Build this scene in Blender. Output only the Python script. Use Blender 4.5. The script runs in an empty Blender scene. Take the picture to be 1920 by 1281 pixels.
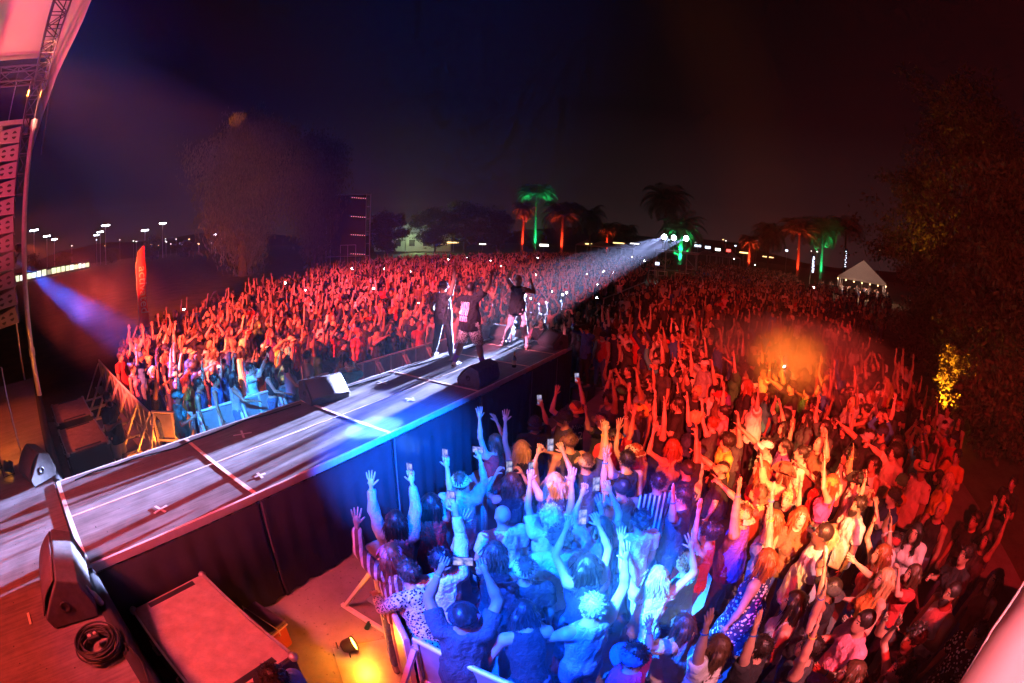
import bpy, bmesh, math, random, time
import numpy as np
from mathutils import Vector, Matrix, Quaternion
T0 = time.time()
R = math.radians
scn = bpy.context.scene
COL = scn.collection
random.seed(11); np.random.seed(11)

# ------------------------------------------------------------------ camera
# world: X runs along the catwalk away from the main stage, Y to the left of it, Z up, ground z = 0
DECK = 1.57
CAM = np.array([0.147, -4.384, 4.306])
YAW, PITCH, ROLL, FPX = R(28.6975), R(12.5304), R(1.8844), 891.5
_fw = np.array([math.cos(PITCH)*math.cos(YAW), math.cos(PITCH)*math.sin(YAW), -math.sin(PITCH)])
_r0 = np.array([math.sin(YAW), -math.cos(YAW), 0.0]); _u0 = np.cross(_r0, _fw)
_rt = math.cos(ROLL)*_r0 + math.sin(ROLL)*_u0
_up = -math.sin(ROLL)*_r0 + math.cos(ROLL)*_u0
cd = bpy.data.cameras.new('camera'); cam = bpy.data.objects.new('camera', cd); COL.objects.link(cam)
cd.type = 'PANO'; cd.panorama_type = 'FISHEYE_EQUISOLID'
cd.fisheye_lens = FPX*36/1920; cd.fisheye_fov = R(200); cd.sensor_width = 36; cd.sensor_fit = 'HORIZONTAL'
cd.clip_start = 0.05; cd.clip_end = 3000
m = Matrix.Identity(4)
for i in range(3):
    m[i][0] = _rt[i]; m[i][1] = _up[i]; m[i][2] = -_fw[i]; m[i][3] = CAM[i]
cam.matrix_world = m
scn.camera = cam

def pixel_ray(px, py):
    a = px-960; b = 640.5-py; q = math.hypot(a, b)+1e-9; th = 2*math.asin(q/(2*FPX))
    return math.cos(th)*_fw + math.sin(th)*(a*_rt+b*_up)/q
def at(px, py, z=0.0):
    d = pixel_ray(px, py); t = (z-CAM[2])/d[2]; return CAM + t*d
def bearing(px, py, dist):
    """ground point at that horizontal distance in the pixel's direction, and the height of the ray there"""
    d = pixel_ray(px, py); t = dist/math.hypot(d[0], d[1]); return CAM + t*d
def project(P):
    d = np.asarray(P, float)-CAM; d = d/np.linalg.norm(d)
    z = d@_fw; a = d@_rt; b = d@_up; th = math.acos(max(-1, min(1, z))); q = 2*FPX*math.sin(th/2); n = math.hypot(a, b)+1e-12
    return 960+q*a/n, 640.5-q*b/n

# ------------------------------------------------------------------ world: night sky with town glow on the horizon
w = bpy.data.worlds.new('World'); scn.world = w; w.use_nodes = True
nt = w.node_tree; nt.nodes.clear()
out = nt.nodes.new('ShaderNodeOutputWorld'); bg = nt.nodes.new('ShaderNodeBackground'); bg.inputs[1].default_value = 1.0
sky = nt.nodes.new('ShaderNodeTexSky'); sky.sky_type = 'NISHITA'; sky.sun_disc = False
sky.sun_elevation = R(-6); sky.sun_rotation = R(60)
tc = nt.nodes.new('ShaderNodeTexCoord'); sx = nt.nodes.new('ShaderNodeSeparateXYZ')
cr = nt.nodes.new('ShaderNodeValToRGB')
cr.color_ramp.elements[0].position = 0.0; cr.color_ramp.elements[0].color = (0.024, 0.0125, 0.0135, 1)
cr.color_ramp.elements[1].position = 0.62; cr.color_ramp.elements[1].color = (0.0008, 0.0004, 0.0012, 1)
e = cr.color_ramp.elements.new(0.10); e.color = (0.0125, 0.006, 0.0072, 1)
e = cr.color_ramp.elements.new(0.28); e.color = (0.0030, 0.0013, 0.0022, 1)
sc_ = nt.nodes.new('ShaderNodeMixRGB'); sc_.blend_type = 'ADD'; sc_.inputs[0].default_value = 0.006
nt.links.new(tc.outputs['Generated'], sx.inputs[0]); nt.links.new(sx.outputs['Z'], cr.inputs[0])
nt.links.new(cr.outputs[0], sc_.inputs[1]); nt.links.new(sky.outputs[0], sc_.inputs[2])
nt.links.new(sc_.outputs[0], bg.inputs[0]); nt.links.new(bg.outputs[0], out.inputs[0])

vs = scn.view_settings; vs.view_transform = 'Standard'; vs.look = 'None'; vs.exposure = 0.0; vs.gamma = 1; vs.use_curve_mapping = False
cy = scn.cycles
cy.use_denoising = True
try: cy.denoiser = 'OPENIMAGEDENOISE'
except Exception: pass
cy.use_adaptive_sampling = True; cy.adaptive_threshold = 0.025
cy.max_bounces = 4; cy.diffuse_bounces = 2; cy.glossy_bounces = 2; cy.transmission_bounces = 3; cy.transparent_max_bounces = 8; cy.volume_bounces = 0
cy.sample_clamp_indirect = 4; cy.sample_clamp_direct = 0; cy.caustics_reflective = False; cy.caustics_refractive = False
cy.use_light_tree = True

# ------------------------------------------------------------------ helpers
def tag(o, label=None, cat=None, group=None, kind=None):
    if label: o['label'] = label
    if cat: o['category'] = cat
    if group: o['group'] = group
    if kind: o['kind'] = kind
    return o
def link(name, data, parent=None, loc=None):
    o = bpy.data.objects.new(name, data); COL.objects.link(o)
    if parent is not None: o.parent = parent
    if loc is not None: o.location = loc
    return o
def empty(name, loc, rz=0):
    o = link(name, None, None, loc); o.rotation_euler = (0, 0, rz); o.empty_display_size = .2; return o

class MB:
    """collects shapes into one mesh"""
    def __init__(s): s.v = []; s.f = []; s.mi = []; s.cur = 0; s.smooth = []
    def add(s, vs, fs, sm=False):
        b = len(s.v); s.v += [tuple(v) for v in vs]
        for f in fs: s.f.append(tuple(b+i for i in f)); s.mi.append(s.cur); s.smooth.append(sm)
    def box(s, c, d, rot=None):
        c = Vector(c); hx, hy, hz = d[0]/2, d[1]/2, d[2]/2
        P = [Vector((x*hx, y*hy, z*hz)) for x in (-1, 1) for y in (-1, 1) for z in (-1, 1)]
        if rot is not None: P = [rot @ p for p in P]
        s.add([c+p for p in P], [(0,1,3,2),(4,6,7,5),(0,4,5,1),(2,3,7,6),(0,2,6,4),(1,5,7,3)])
    def bar(s, a, b, wd, ht=None, up=(0,0,1)):
        a = Vector(a); b = Vector(b); d = (b-a); L = d.length
        if L < 1e-6: return
        d.normalize(); up = Vector(up)
        if abs(d.dot(up)) > .98: up = Vector((1,0,0))
        sd = d.cross(up).normalized(); u = sd.cross(d); ht = ht or wd
        P = []
        for q in (a, b):
            for x, y in ((-1,-1),(1,-1),(1,1),(-1,1)): P.append(q+sd*x*wd/2+u*y*ht/2)
        s.add(P, [(3,2,1,0),(4,5,6,7),(0,1,5,4),(1,2,6,5),(2,3,7,6),(3,0,4,7)])
    def tube(s, pts, r, n=8, cap=True):
        pts = [Vector(p) for p in pts]; rs = r if isinstance(r, (list, tuple)) else [r]*len(pts)
        rings = []; prev = None
        for i, p in enumerate(pts):
            d = (pts[min(i+1, len(pts)-1)]-pts[max(i-1, 0)]).normalized()
            if prev is None:
                up = Vector((0,0,1)) if abs(d.z) < .95 else Vector((1,0,0)); a = d.cross(up).normalized()
            else: a = (prev - d*prev.dot(d)).normalized()
            prev = a; b = d.cross(a)
            rings.append([p+(a*math.cos(2*math.pi*k/n)+b*math.sin(2*math.pi*k/n))*rs[i] for k in range(n)])
        vs = [v for ring in rings for v in ring]; fs = []
        for i in range(len(pts)-1):
            for k in range(n): fs.append((i*n+k, i*n+(k+1)%n, (i+1)*n+(k+1)%n, (i+1)*n+k))
        s.add(vs, fs, True)
        if cap:
            s.add(rings[0], [tuple(range(n-1, -1, -1))]); s.add(rings[-1], [tuple(range(n))])
    def lathe(s, prof, n=16, c=(0,0,0), cap=False, M=None):
        vs = []; fs = []
        for rr, z in prof:
            for k in range(n): vs.append(Vector((rr*math.cos(2*math.pi*k/n), rr*math.sin(2*math.pi*k/n), z)))
        if M is not None: vs = [M @ v for v in vs]
        c = Vector(c); vs = [v+c for v in vs]
        for i in range(len(prof)-1):
            for k in range(n): fs.append((i*n+k, i*n+(k+1)%n, (i+1)*n+(k+1)%n, (i+1)*n+k))
        s.add(vs, fs, True)
        if cap: s.add(vs[-n:], [tuple(range(n))]); s.add(vs[:n], [tuple(range(n-1, -1, -1))])
    def prism(s, poly, z0, z1, M=None):
        n = len(poly); vs = [Vector((x, y, z0)) for x, y in poly]+[Vector((x, y, z1)) for x, y in poly]
        if M is not None: vs = [M @ v for v in vs]
        s.add(vs, [tuple(range(n-1, -1, -1)), tuple(range(n, 2*n))]+[(k, (k+1)%n, n+(k+1)%n, n+k) for k in range(n)])
    def mesh(s, name, mats):
        me = bpy.data.meshes.new(name); me.from_pydata(s.v, [], s.f)
        for mt in (mats if isinstance(mats, (list, tuple)) else [mats]): me.materials.append(mt)
        me.polygons.foreach_set('material_index', s.mi); me.polygons.foreach_set('use_smooth', s.smooth); me.update(); return me
    def build(s, name, mats, parent=None, loc=None): return link(name, s.mesh(name, mats), parent, loc)

def bevel(o, wd=.01, seg=2):
    md = o.modifiers.new('bevel', 'BEVEL'); md.width = wd; md.segments = seg; md.limit_method = 'ANGLE'; md.angle_limit = R(40); return o

# ------------------------------------------------------------------ materials
def newmat(name):
    mt = bpy.data.materials.new(name); mt.use_nodes = True; return mt, mt.node_tree, mt.node_tree.nodes['Principled BSDF']
def node(nt, t, **kw):
    n = nt.nodes.new(t)
    for k, v in kw.items(): setattr(n, k, v)
    return n
def mat(name, col, rough=.6, metal=0., noise=0., nscale=6., bump=0., bscale=40., spec=.5, alpha=None):
    mt, nt, b = newmat(name)
    b.inputs['Base Color'].default_value = (*col, 1); b.inputs['Roughness'].default_value = rough; b.inputs['Metallic'].default_value = metal
    b.inputs['Specular IOR Level'].default_value = spec
    if noise or bump: tcn = node(nt, 'ShaderNodeTexCoord')
    if noise:
        n = node(nt, 'ShaderNodeTexNoise'); n.inputs['Scale'].default_value = nscale; n.inputs['Detail'].default_value = 6; n.inputs['Roughness'].default_value = .65
        rp = node(nt, 'ShaderNodeValToRGB'); rp.color_ramp.elements[0].position = .3; rp.color_ramp.elements[1].position = .72
        rp.color_ramp.elements[0].color = (*[c*(1-noise) for c in col], 1); rp.color_ramp.elements[1].color = (*[min(1, c*(1+noise)) for c in col], 1)
        nt.links.new(tcn.outputs['Object'], n.inputs['Vector']); nt.links.new(n.outputs[0], rp.inputs[0]); nt.links.new(rp.outputs[0], b.inputs['Base Color'])
    if bump:
        n2 = node(nt, 'ShaderNodeTexNoise'); n2.inputs['Scale'].default_value = bscale; n2.inputs['Detail'].default_value = 4
        bp = node(nt, 'ShaderNodeBump'); bp.inputs['Strength'].default_value = bump; bp.inputs['Distance'].default_value = .02
        nt.links.new(tcn.outputs['Object'], n2.inputs['Vector']); nt.links.new(n2.outputs[0], bp.inputs['Height']); nt.links.new(bp.outputs[0], b.inputs['Normal'])
    return mt
def emis(name, col, st):
    mt, nt, b = newmat(name); b.inputs['Base Color'].default_value = (*[c*.5 for c in col], 1)
    b.inputs['Emission Color'].default_value = (*col, 1); b.inputs['Emission Strength'].default_value = st; return mt
# ------------------------------------------------------------------ people: one skinned surface per body, cut from a distance field
class Field:
    def __init__(s, lo, hi, h):
        s.h = h; s.lo = np.array(lo, float); n = np.ceil((np.array(hi)-s.lo)/h).astype(int)+1; s.n = n
        s.ax = [s.lo[i]+h*np.arange(n[i]) for i in range(3)]
        s.D = np.full(n, 1.0, np.float32)
    def block(s, lo, hi):
        i0 = np.clip(np.floor((np.asarray(lo)-s.lo)/s.h).astype(int), 0, s.n-1); i1 = np.clip(np.ceil((np.asarray(hi)-s.lo)/s.h).astype(int)+1, 1, s.n)
        i1 = np.maximum(i1, i0+1)
        sl = tuple(slice(a, b) for a, b in zip(i0, i1))
        return sl, s.ax[0][sl[0]][:, None, None], s.ax[1][sl[1]][None, :, None], s.ax[2][sl[2]][None, None, :]
    def _mix(s, sl, d, k, sub):
        D = s.D[sl]; d = d.astype(np.float32)
        if sub:
            if k > 0:
                hh = np.maximum(k-np.abs(D+d), 0)/k; s.D[sl] = np.maximum(D, -d)+hh*hh*k*.25
            else: s.D[sl] = np.maximum(D, -d)
        elif k > 0:
            hh = np.maximum(k-np.abs(D-d), 0)/k; s.D[sl] = np.minimum(D, d)-hh*hh*k*.25
        else: s.D[sl] = np.minimum(D, d)
    def cone(s, a, b, r0, r1, k=.03, sub=False, cut=False):
        a = np.asarray(a, float); b = np.asarray(b, float); m_ = max(r0, r1)+k+2.5*s.h
        sl, X, Y, Z = s.block(np.minimum(a, b)-m_, np.maximum(a, b)+m_)
        ab = b-a; L2 = ab@ab+1e-9
        t = ((X-a[0])*ab[0]+(Y-a[1])*ab[1]+(Z-a[2])*ab[2])/L2; tc_ = np.clip(t, 0, 1)
        d = np.sqrt((X-a[0]-tc_*ab[0])**2+(Y-a[1]-tc_*ab[1])**2+(Z-a[2]-tc_*ab[2])**2)-(r0+(r1-r0)*tc_)
        if cut: d = np.maximum(d, (t-1)*math.sqrt(L2))
        s._mix(sl, d, k, sub)
    def ell(s, c, r, k=.03, M=None, sub=False):
        c = np.asarray(c, float); r = np.asarray(r, float); m_ = r.max()+k+2.5*s.h
        sl, X, Y, Z = s.block(c-m_, c+m_); X = X-c[0]; Y = Y-c[1]; Z = Z-c[2]
        if M is not None:
            X, Y, Z = (M[0,0]*X+M[1,0]*Y+M[2,0]*Z, M[0,1]*X+M[1,1]*Y+M[2,1]*Z, M[0,2]*X+M[1,2]*Y+M[2,2]*Z)
        k0 = np.sqrt((X/r[0])**2+(Y/r[1])**2+(Z/r[2])**2); k1 = np.sqrt((X/r[0]**2)**2+(Y/r[1]**2)**2+(Z/r[2]**2)**2)+1e-9
        s._mix(sl, k0*(k0-1)/k1, k, sub)
    def plane(s, c, n):      # removes everything on the side n points to
        X = s.ax[0][:, None, None]; Y = s.ax[1][None, :, None]; Z = s.ax[2][None, None, :]
        s.D = np.maximum(s.D, ((X-c[0])*n[0]+(Y-c[1])*n[1]+(Z-c[2])*n[2]).astype(np.float32))
    def net(s):
        D = s.D; S = D < 0; n = s.n
        C = np.zeros(tuple(n-1), np.int8)
        offs = [(i, j, k) for i in (0, 1) for j in (0, 1) for k in (0, 1)]
        for i, j, k in offs: C += S[i:n[0]-1+i, j:n[1]-1+j, k:n[2]-1+k]
        act = np.argwhere((C > 0) & (C < 8))
        if len(act) == 0: return np.zeros((0, 3)), np.zeros((0, 4), int)
        idx = np.full(tuple(n-1), -1, np.int32); idx[tuple(act.T)] = np.arange(len(act))
        cv = {o: D[act[:, 0]+o[0], act[:, 1]+o[1], act[:, 2]+o[2]] for o in offs}
        P = np.zeros((len(act), 3)); W_ = np.zeros(len(act))
        for o in offs:
            for a in range(3):
                if o[a]: continue
                o2 = list(o); o2[a] = 1; o2 = tuple(o2); v0 = cv[o]; v1 = cv[o2]; x = (v0 < 0) != (v1 < 0)
                t = np.where(x, v0/np.where(x, v0-v1, 1), 0)
                q = np.tile(np.array(o, float), (len(act), 1)); q[:, a] = t
                P += q*x[:, None]; W_ += x
        V = s.lo+(act+P/np.maximum(W_, 1)[:, None])*s.h
        F = []
        for a in range(3):
            b, c = (a+1) % 3, (a+2) % 3
            sa = [slice(None)]*3; sb = [slice(None)]*3; sa[a] = slice(0, n[a]-1); sb[a] = slice(1, n[a])
            x0 = S[tuple(sa)]; x1 = S[tuple(sb)]; E_ = np.argwhere(x0 != x1)
            E_ = E_[(E_[:, b] > 0) & (E_[:, c] > 0) & (E_[:, b] < n[b]-1) & (E_[:, c] < n[c]-1)]
            if len(E_) == 0: continue
            sg = x0[tuple(E_.T)]
            def g(db, dc):
                q = E_.copy(); q[:, b] -= db; q[:, c] -= dc; return idx[tuple(q.T)]
            Q = np.stack([g(1, 1), g(0, 1), g(0, 0), g(1, 0)], 1); Q[~sg] = Q[~sg][:, ::-1]; F.append(Q)
        return V, np.concatenate(F)

def nrm(v): v = np.asarray(v, float); return v/(np.linalg.norm(v)+1e-12)
def smooth_net(V, F, it=1, lam=.5):
    for _ in range(it):
        A = np.zeros_like(V); c = np.zeros(len(V))
        for i in range(4):
            a = F[:, i]; b = F[:, (i+1) % 4]
            np.add.at(A, a, V[b]); np.add.at(c, a, 1); np.add.at(A, b, V[a]); np.add.at(c, b, 1)
        V = V+(A/np.maximum(c, 1)[:, None]-V)*lam
    return V
def mesh_np(name, V, F, mats, mi=None, smooth=True, attrs=None):
    me = bpy.data.meshes.new(name); me.vertices.add(len(V)); me.vertices.foreach_set('co', np.asarray(V, np.float32).ravel())
    F = np.asarray(F); k = F.shape[1]; me.loops.add(F.size); me.loops.foreach_set('vertex_index', F.astype(np.int32).ravel())
    me.polygons.add(len(F)); me.polygons.foreach_set('loop_start', np.arange(0, F.size, k, dtype=np.int32))
    try: me.polygons.foreach_set('loop_total', np.full(len(F), k, np.int32))
    except Exception: pass
    for m_ in mats: me.materials.append(m_)
    if mi is not None: me.polygons.foreach_set('material_index', np.asarray(mi, np.int32))
    me.polygons.foreach_set('use_smooth', np.full(len(F), smooth))
    for an, arr in (attrs or {}).items():
        A = me.attributes.new(an, 'FLOAT_VECTOR', 'POINT'); A.data.foreach_set('vector', np.asarray(arr, np.float32).ravel())
    me.update(calc_edges=True); me.validate(); return me

ARM = {  # upper arm direction, forearm direction (front, outward, up), hand
 'down': ((.06,.24,-1), (.22,.06,-1), 'rest'), 'up': ((.12,.26,1), (.12,-.02,1), 'open'), 'up2': ((.25,.5,.9), (.1,-.1,1), 'open'),
 'upbent': ((.35,.7,.55), (.15,-.3,1), 'open'), 'wave': ((.3,.8,.55), (.15,.2,1), 'open'), 'fist': ((.3,.3,.9), (.25,-.05,1), 'fist'),
 'phone': ((.8,.25,.3), (.4,-.25,1), 'grip'), 'phonehigh': ((.5,.2,.9), (.4,-.1,1), 'grip'), 'face2': ((.8,.35,-.2), (.3,-.52,.9), 'grip'),
 'high2': ((.6,.35,.75), (.35,-.42,1), 'grip'), 'clap': ((.5,.45,.8), (.2,-.62,.9), 'open'), 'point': ((.8,.1,.5), (.9,0,.5), 'point'), 'vsign': ((.35,.4,.8), (.2,-.1,1), 'vsign'),
 'rail': ((.62,.3,-.75), (.95,-.15,-.22), 'rest'), 'cup': ((.2,.3,-1), (.85,-.2,.35), 'grip'), 'cross': ((.3,.32,-.9), (.5,-.95,.12), 'rest'),
 'hip': ((-.15,.75,-.75), (.25,-.8,-.55), 'rest'), 'linkup': ((.15,.62,.75), (.1,.3,1), 'fist'), 'low': ((.1,.4,-1), (.1,.25,-1), 'rest'), 'reach': ((.55,.3,.35), (.85,.05,.55), 'open'),
 'back': ((-.2,.3,-1), (.55,-.1,-.8), 'rest'),
}
def head_frame(pos, pitch, yaw):
    M = Matrix.Rotation(yaw, 3, 'Z') @ Matrix.Rotation(-pitch, 3, 'Y')
    return np.array(M), np.array(pos)
def skeleton(sp):
    f = sp.get('sex', 'm') == 'f'; J = {}; lean = sp.get('lean', 0.); st = sp.get('stance', .1)
    Lm = np.array(Matrix.Rotation(lean, 3, 'Y')); pel = np.array([0, 0, .95])
    def T(v): return pel+Lm@(np.asarray(v, float)-pel)
    J['T'] = T; J['L'] = Lm
    sw = .172 if f else .192
    J['neck'] = T((-.01, 0, 1.47)); J['hc'] = T((.025, 0, 1.645))
    J['Hm'], _ = head_frame(J['hc'], sp.get('pitch', .12), sp.get('hyaw', 0.))
    for s_, sg in (('L', 1), ('R', -1)):
        ua, fa, hand = ARM[sp[s_]]
        u = nrm((ua[0], ua[1]*sg, ua[2])); v = nrm((fa[0], fa[1]*sg, fa[2])); lift = max(0, u[2])
        sh = T((-.005+.02*lift, sg*(sw-.028*lift), 1.425+.055*lift)); el = sh+u*.285; wr = el+v*.25
        J['sh'+s_] = sh; J['el'+s_] = el; J['wr'+s_] = wr; J['hd'+s_] = v; J['hand'+s_] = hand
        n = np.array([1., -.15*sg, 0]) if v[2] > -.2 else np.array([.15, -sg, 0.])
        if abs(v[2]) < .4 and v[2] <= .45: n = np.array([0, 0, -1.]) if sp[s_] != 'cup' else np.array([0, -sg, 0.])
        if sp[s_] == 'face2': n = np.array([.3, -sg, 0])
        n = nrm(n-v*(n@v)); J['hn'+s_] = n; J['pc'+s_] = wr+v*.055
        hp = np.array([0, sg*.088, .92]); J['hip'+s_] = hp
        J['kn'+s_] = np.array([.02+sg*sp.get('stride', 0.)*.5, sg*(.09+st*.35), .5]); J['an'+s_] = np.array([-.03+sg*sp.get('stride', 0.), sg*(.09+st*.7), .085])
    return J
def torso(F, J, sp, o=0., k=.05):
    T = J['T']; f = sp.get('sex', 'm') == 'f'; g = sp.get('fat', 0.); L = J['L']
    F.ell(T((0, 0, 1.27)), (.105+o+g*.3, (.138 if f else .16)+o+g*.4, .2+o), k, L)
    F.ell(T((.01, 0, 1.08)), (.098+o+g, (.115 if f else .14)+o+g, .17+o), k, L)
    F.ell(T((-.005, 0, .95)), (.115+o+g*.8, (.16 if f else .155)+o+g*.8, .135+o), k, L)
    if f:
        for s_ in (-1, 1): F.ell(T((.085, s_*.07, 1.27)), (.065+o, .068+o, .07+o), k, L)
    else: F.ell(T((.04, 0, 1.33)), (.085+o, .135+o, .1+o), k, L)
    for s_ in 'LR':
        F.cone(T((-.02, 0, 1.44)), J['sh'+s_], .062+o, .055+o, k)
def arm_(F, J, s_, o=0., f=False, g=0., part='all'):
    q = .86 if f else 1.
    F.cone(J['sh'+s_], J['el'+s_], .056*q+g*.25+o, .041*q+g*.15+o, .035)
    F.cone(J['el'+s_], J['el'+s_]+(J['wr'+s_]-J['el'+s_])*.35, .04*q+g*.12+o, .042*q+g*.12+o, .02)
    F.cone(J['el'+s_]+(J['wr'+s_]-J['el'+s_])*.35, J['wr'+s_], .042*q+g*.12+o, .026*q+o, .015)
def leg_(F, J, s_, o=0., g=0.):
    F.cone(J['hip'+s_], J['kn'+s_], .088+g*.4+o, .056+g*.2+o, .04)
    mid = J['kn'+s_]+(J['an'+s_]-J['kn'+s_])*.35
    F.cone(J['kn'+s_], mid, .054+g*.2+o, .056+g*.2+o, .02); F.cone(mid, J['an'+s_], .056+g*.2+o, .036+o, .02)
def bounds(J, sp, pad=.13):
    P = np.array([J[k+s_] for k in ('sh', 'el', 'wr', 'pc', 'kn', 'an') for s_ in 'LR']+[J['hc'], J['neck']])
    lo = P.min(0)-pad; hi = P.max(0)+pad; lo[2] = -.02; lo[0] = min(lo[0], -.22); hi[0] = max(hi[0], .26); return lo, hi
def head_(F, J):
    H = J['Hm']; c = J['hc']; q = lambda v: c+H@np.asarray(v, float)
    F.cone(J['neck'], q((-.02, 0, -.06)), .058, .052, .03)
    F.ell(q((-.012, 0, .022)), (.096, .076, .1), .02, H)
    F.ell(q((.022, 0, -.045)), (.066, .058, .072), .035, H)
    F.ell(q((.058, 0, -.092)), (.026, .03, .02), .025, H)
    F.cone(q((.084, 0, .012)), q((.104, 0, -.026)), .009, .014, .012)
    F.ell(q((.082, 0, -.06)), (.016, .024, .011), .012, H)
    F.cone(q((.078, -.035, .03)), q((.078, .035, .03)), .014, .014, .012)
    for s_ in (-1, 1):
        F.ell(q((.1, s_*.033, .008)), (.018, .017, .012), .012, H, True)
        F.ell(q((-.005, s_*.08, -.012)), (.02, .011, .033), .008, H)
def fingers(J, s_, V, Q, n=5):
    """five separate bent fingers rooted in the palm"""
    d = J['hd'+s_]; nn = J['hn'+s_]; hand = J['hand'+s_]; sg = 1 if s_ == 'L' else -1; side = np.cross(d, nn)*sg; pc = J['pc'+s_]
    # side points to the little-finger side; the thumb leaves on the other
    curl = {'open': .12, 'rest': .45, 'grip': .95, 'fist': 1.45, 'point': 1.35, 'vsign': 1.4}[hand]; spread = .22 if hand in ('open', 'vsign') else .04
    def chain(base, dr, L, r, c):
        P = [base-dr*.012]; a = dr.copy(); p = base.copy(); P.append(p.copy())
        for i, seg in enumerate((.42, .32, .26)):
            ang = c*(.5 if i == 0 else .95); a = nrm(a*math.cos(ang)+nrm(nn-a*(nn@a))*math.sin(ang)); p = p+a*L*seg; P.append(p.copy())
        rs = [r, r*1.02, r*.95, r*.85, r*.6]; b0 = len(V); prev = None
        for i, x in enumerate(P):
            t = nrm(P[min(i+1, 4)]-P[max(i-1, 0)]); e1 = nrm(np.cross(t, side if prev is None else side)+1e-6); e2 = np.cross(t, e1)
            for k in range(n): V.append(x+(e1*math.cos(2*math.pi*k/n)+e2*math.sin(2*math.pi*k/n))*rs[i])
        for i in range(4):
            for k in range(n): Q.append((b0+i*n+k, b0+i*n+(k+1) % n, b0+(i+1)*n+(k+1) % n, b0+(i+1)*n+k))
        b1 = b0+4*n; Q.append((b1, b1+1, b1+2, b1+3)); Q.append((b1, b1+3, b1+4, b1+4)) if False else None
        V.append(P[-1]+nrm(P[-1]-P[-2])*r*.5); tip = len(V)-1
        for k in range(n): Q.append((b1+k, b1+(k+1) % n, tip, tip))
    for i, (o, L) in enumerate(((-.031, .073), (-.0105, .083), (.0105, .077), (.03, .06))):
        c = curl
        if hand == 'point' and i == 0: c = .05
        if hand == 'vsign' and i in (0, 1): c = .08
        chain(pc+d*.04+side*o, nrm(d+side*o*spread/.03), L, .0092-.0008*(i == 3), c)
    chain(pc-d*.015-side*.03, nrm(d*.75-side*.8+nn*.15), .062, .0105, curl*.45)
def body_mesh(name, sp, h, mats):
    J = skeleton(sp); lo, hi = bounds(J, sp); F = Field(lo, hi, h); f = sp.get('sex', 'm') == 'f'; g = sp.get('fat', 0.)
    torso(F, J, sp)
    for s_ in 'LR':
        arm_(F, J, s_, 0, f, g); leg_(F, J, s_, 0, g)
        F.cone(J['an'+s_]+[-.05, 0, -.04], J['an'+s_]+[.15, 0, -.045], .042, .036, .03)
        d = J['hd'+s_]; nn = J['hn'+s_]; H = np.stack([d, nn, np.cross(d, nn)], 1)
        F.ell(J['pc'+s_], (.055, max(.0155, h*1.05), .04), .012, H)
    head_(F, J); V, Q = F.net(); V = smooth_net(V, Q, 1, .35)
    Vl = []; Ql = []
    for s_ in 'LR': fingers(J, s_, Vl, Ql)
    b = len(V); V = np.concatenate([V, np.array(Vl)]); Q = np.concatenate([Q, np.array(Ql)+b])
    hp = (V-J['hc'])@J['Hm']
    zc = V[Q].mean(1)[:, 2]; mi = (zc < .1).astype(int)
    return mesh_np(name, V, Q, mats, mi, True, {'hp': hp}), J
def top_mesh(name, sp, J, h, mat_, kind):
    lo, hi = bounds(J, sp, .16); lo[2] = .55 if kind != 'dress' else .3; F = Field(lo, hi, h); f = sp.get('sex', 'm') == 'f'; g = sp.get('fat', 0.); o = .014 if kind != 'jacket' else .026
    T = J['T']
    torso(F, J, sp, o, .06)
    if kind == 'dress': F.cone(T((0, 0, 1.0)), (0.02, 0, .5), .15+g, .24+g, .08)
    elif kind in ('tee', 'long', 'jacket', 'jersey'): F.cone(T((0, 0, 1.05)), T((0, 0, .84)), .125+o+g, .15+o+g, .08)
    if kind in ('tank', 'jersey', 'dress', 'crop'):
        for s_ in 'LR': F.cone(J['sh'+s_]+[0, 0, .03], J['el'+s_], .075, .06, .01, True)
    elif kind in ('long', 'jacket'):
        for s_ in 'LR':
            e = J['wr'+s_]-J['hd'+s_]*.02
            F.cone(J['sh'+s_], J['el'+s_], .056+o+.008, .045+o, .03); F.cone(J['el'+s_], e, .045+o, .034+o, .015, False, True)
    else:
        for s_ in 'LR':
            e = J['sh'+s_]+(J['el'+s_]-J['sh'+s_])*sp.get('sleeve', .68); F.cone(J['sh'+s_], e, .058+o+.004, .06+o+g*.2, .025, False, True)
    nk = J['neck']; tr = .07 if kind in ('tee', 'long', 'jacket') else .095
    F.ell(nk+J['L']@np.array([.03, 0, .055]), (tr+.01, tr, .055 if kind in ('tee', 'long', 'jacket') else .085), .015, None, True)
    F.cone(J['hc'], J['hc']+[0, 0, .2], .13, .13, 0, True)
    hem = {'crop': 1.07, 'dress': .5}.get(kind, .80 if not f else .86)
    n = np.array([0, 0, -1.]); F.plane((0, 0, hem), n)
    V, Q = F.net(); V = smooth_net(V, Q, 1, .3)
    # cloth folds: real relief on the garment
    a = np.arctan2(V[:, 1], V[:, 0]); w_ = np.sin(a*6+V[:, 2]*11)*np.sin(V[:, 2]*19+a*2.3)+.5*np.sin(a*11-V[:, 2]*26); amp = .008 if kind != 'dress' else .012
    c2 = np.array([0, 0]); rr = np.hypot(V[:, 0], V[:, 1])+1e-6; V[:, 0] += V[:, 0]/rr*w_*amp; V[:, 1] += V[:, 1]/rr*w_*amp
    return mesh_np(name, V, Q, [mat_])
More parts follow.
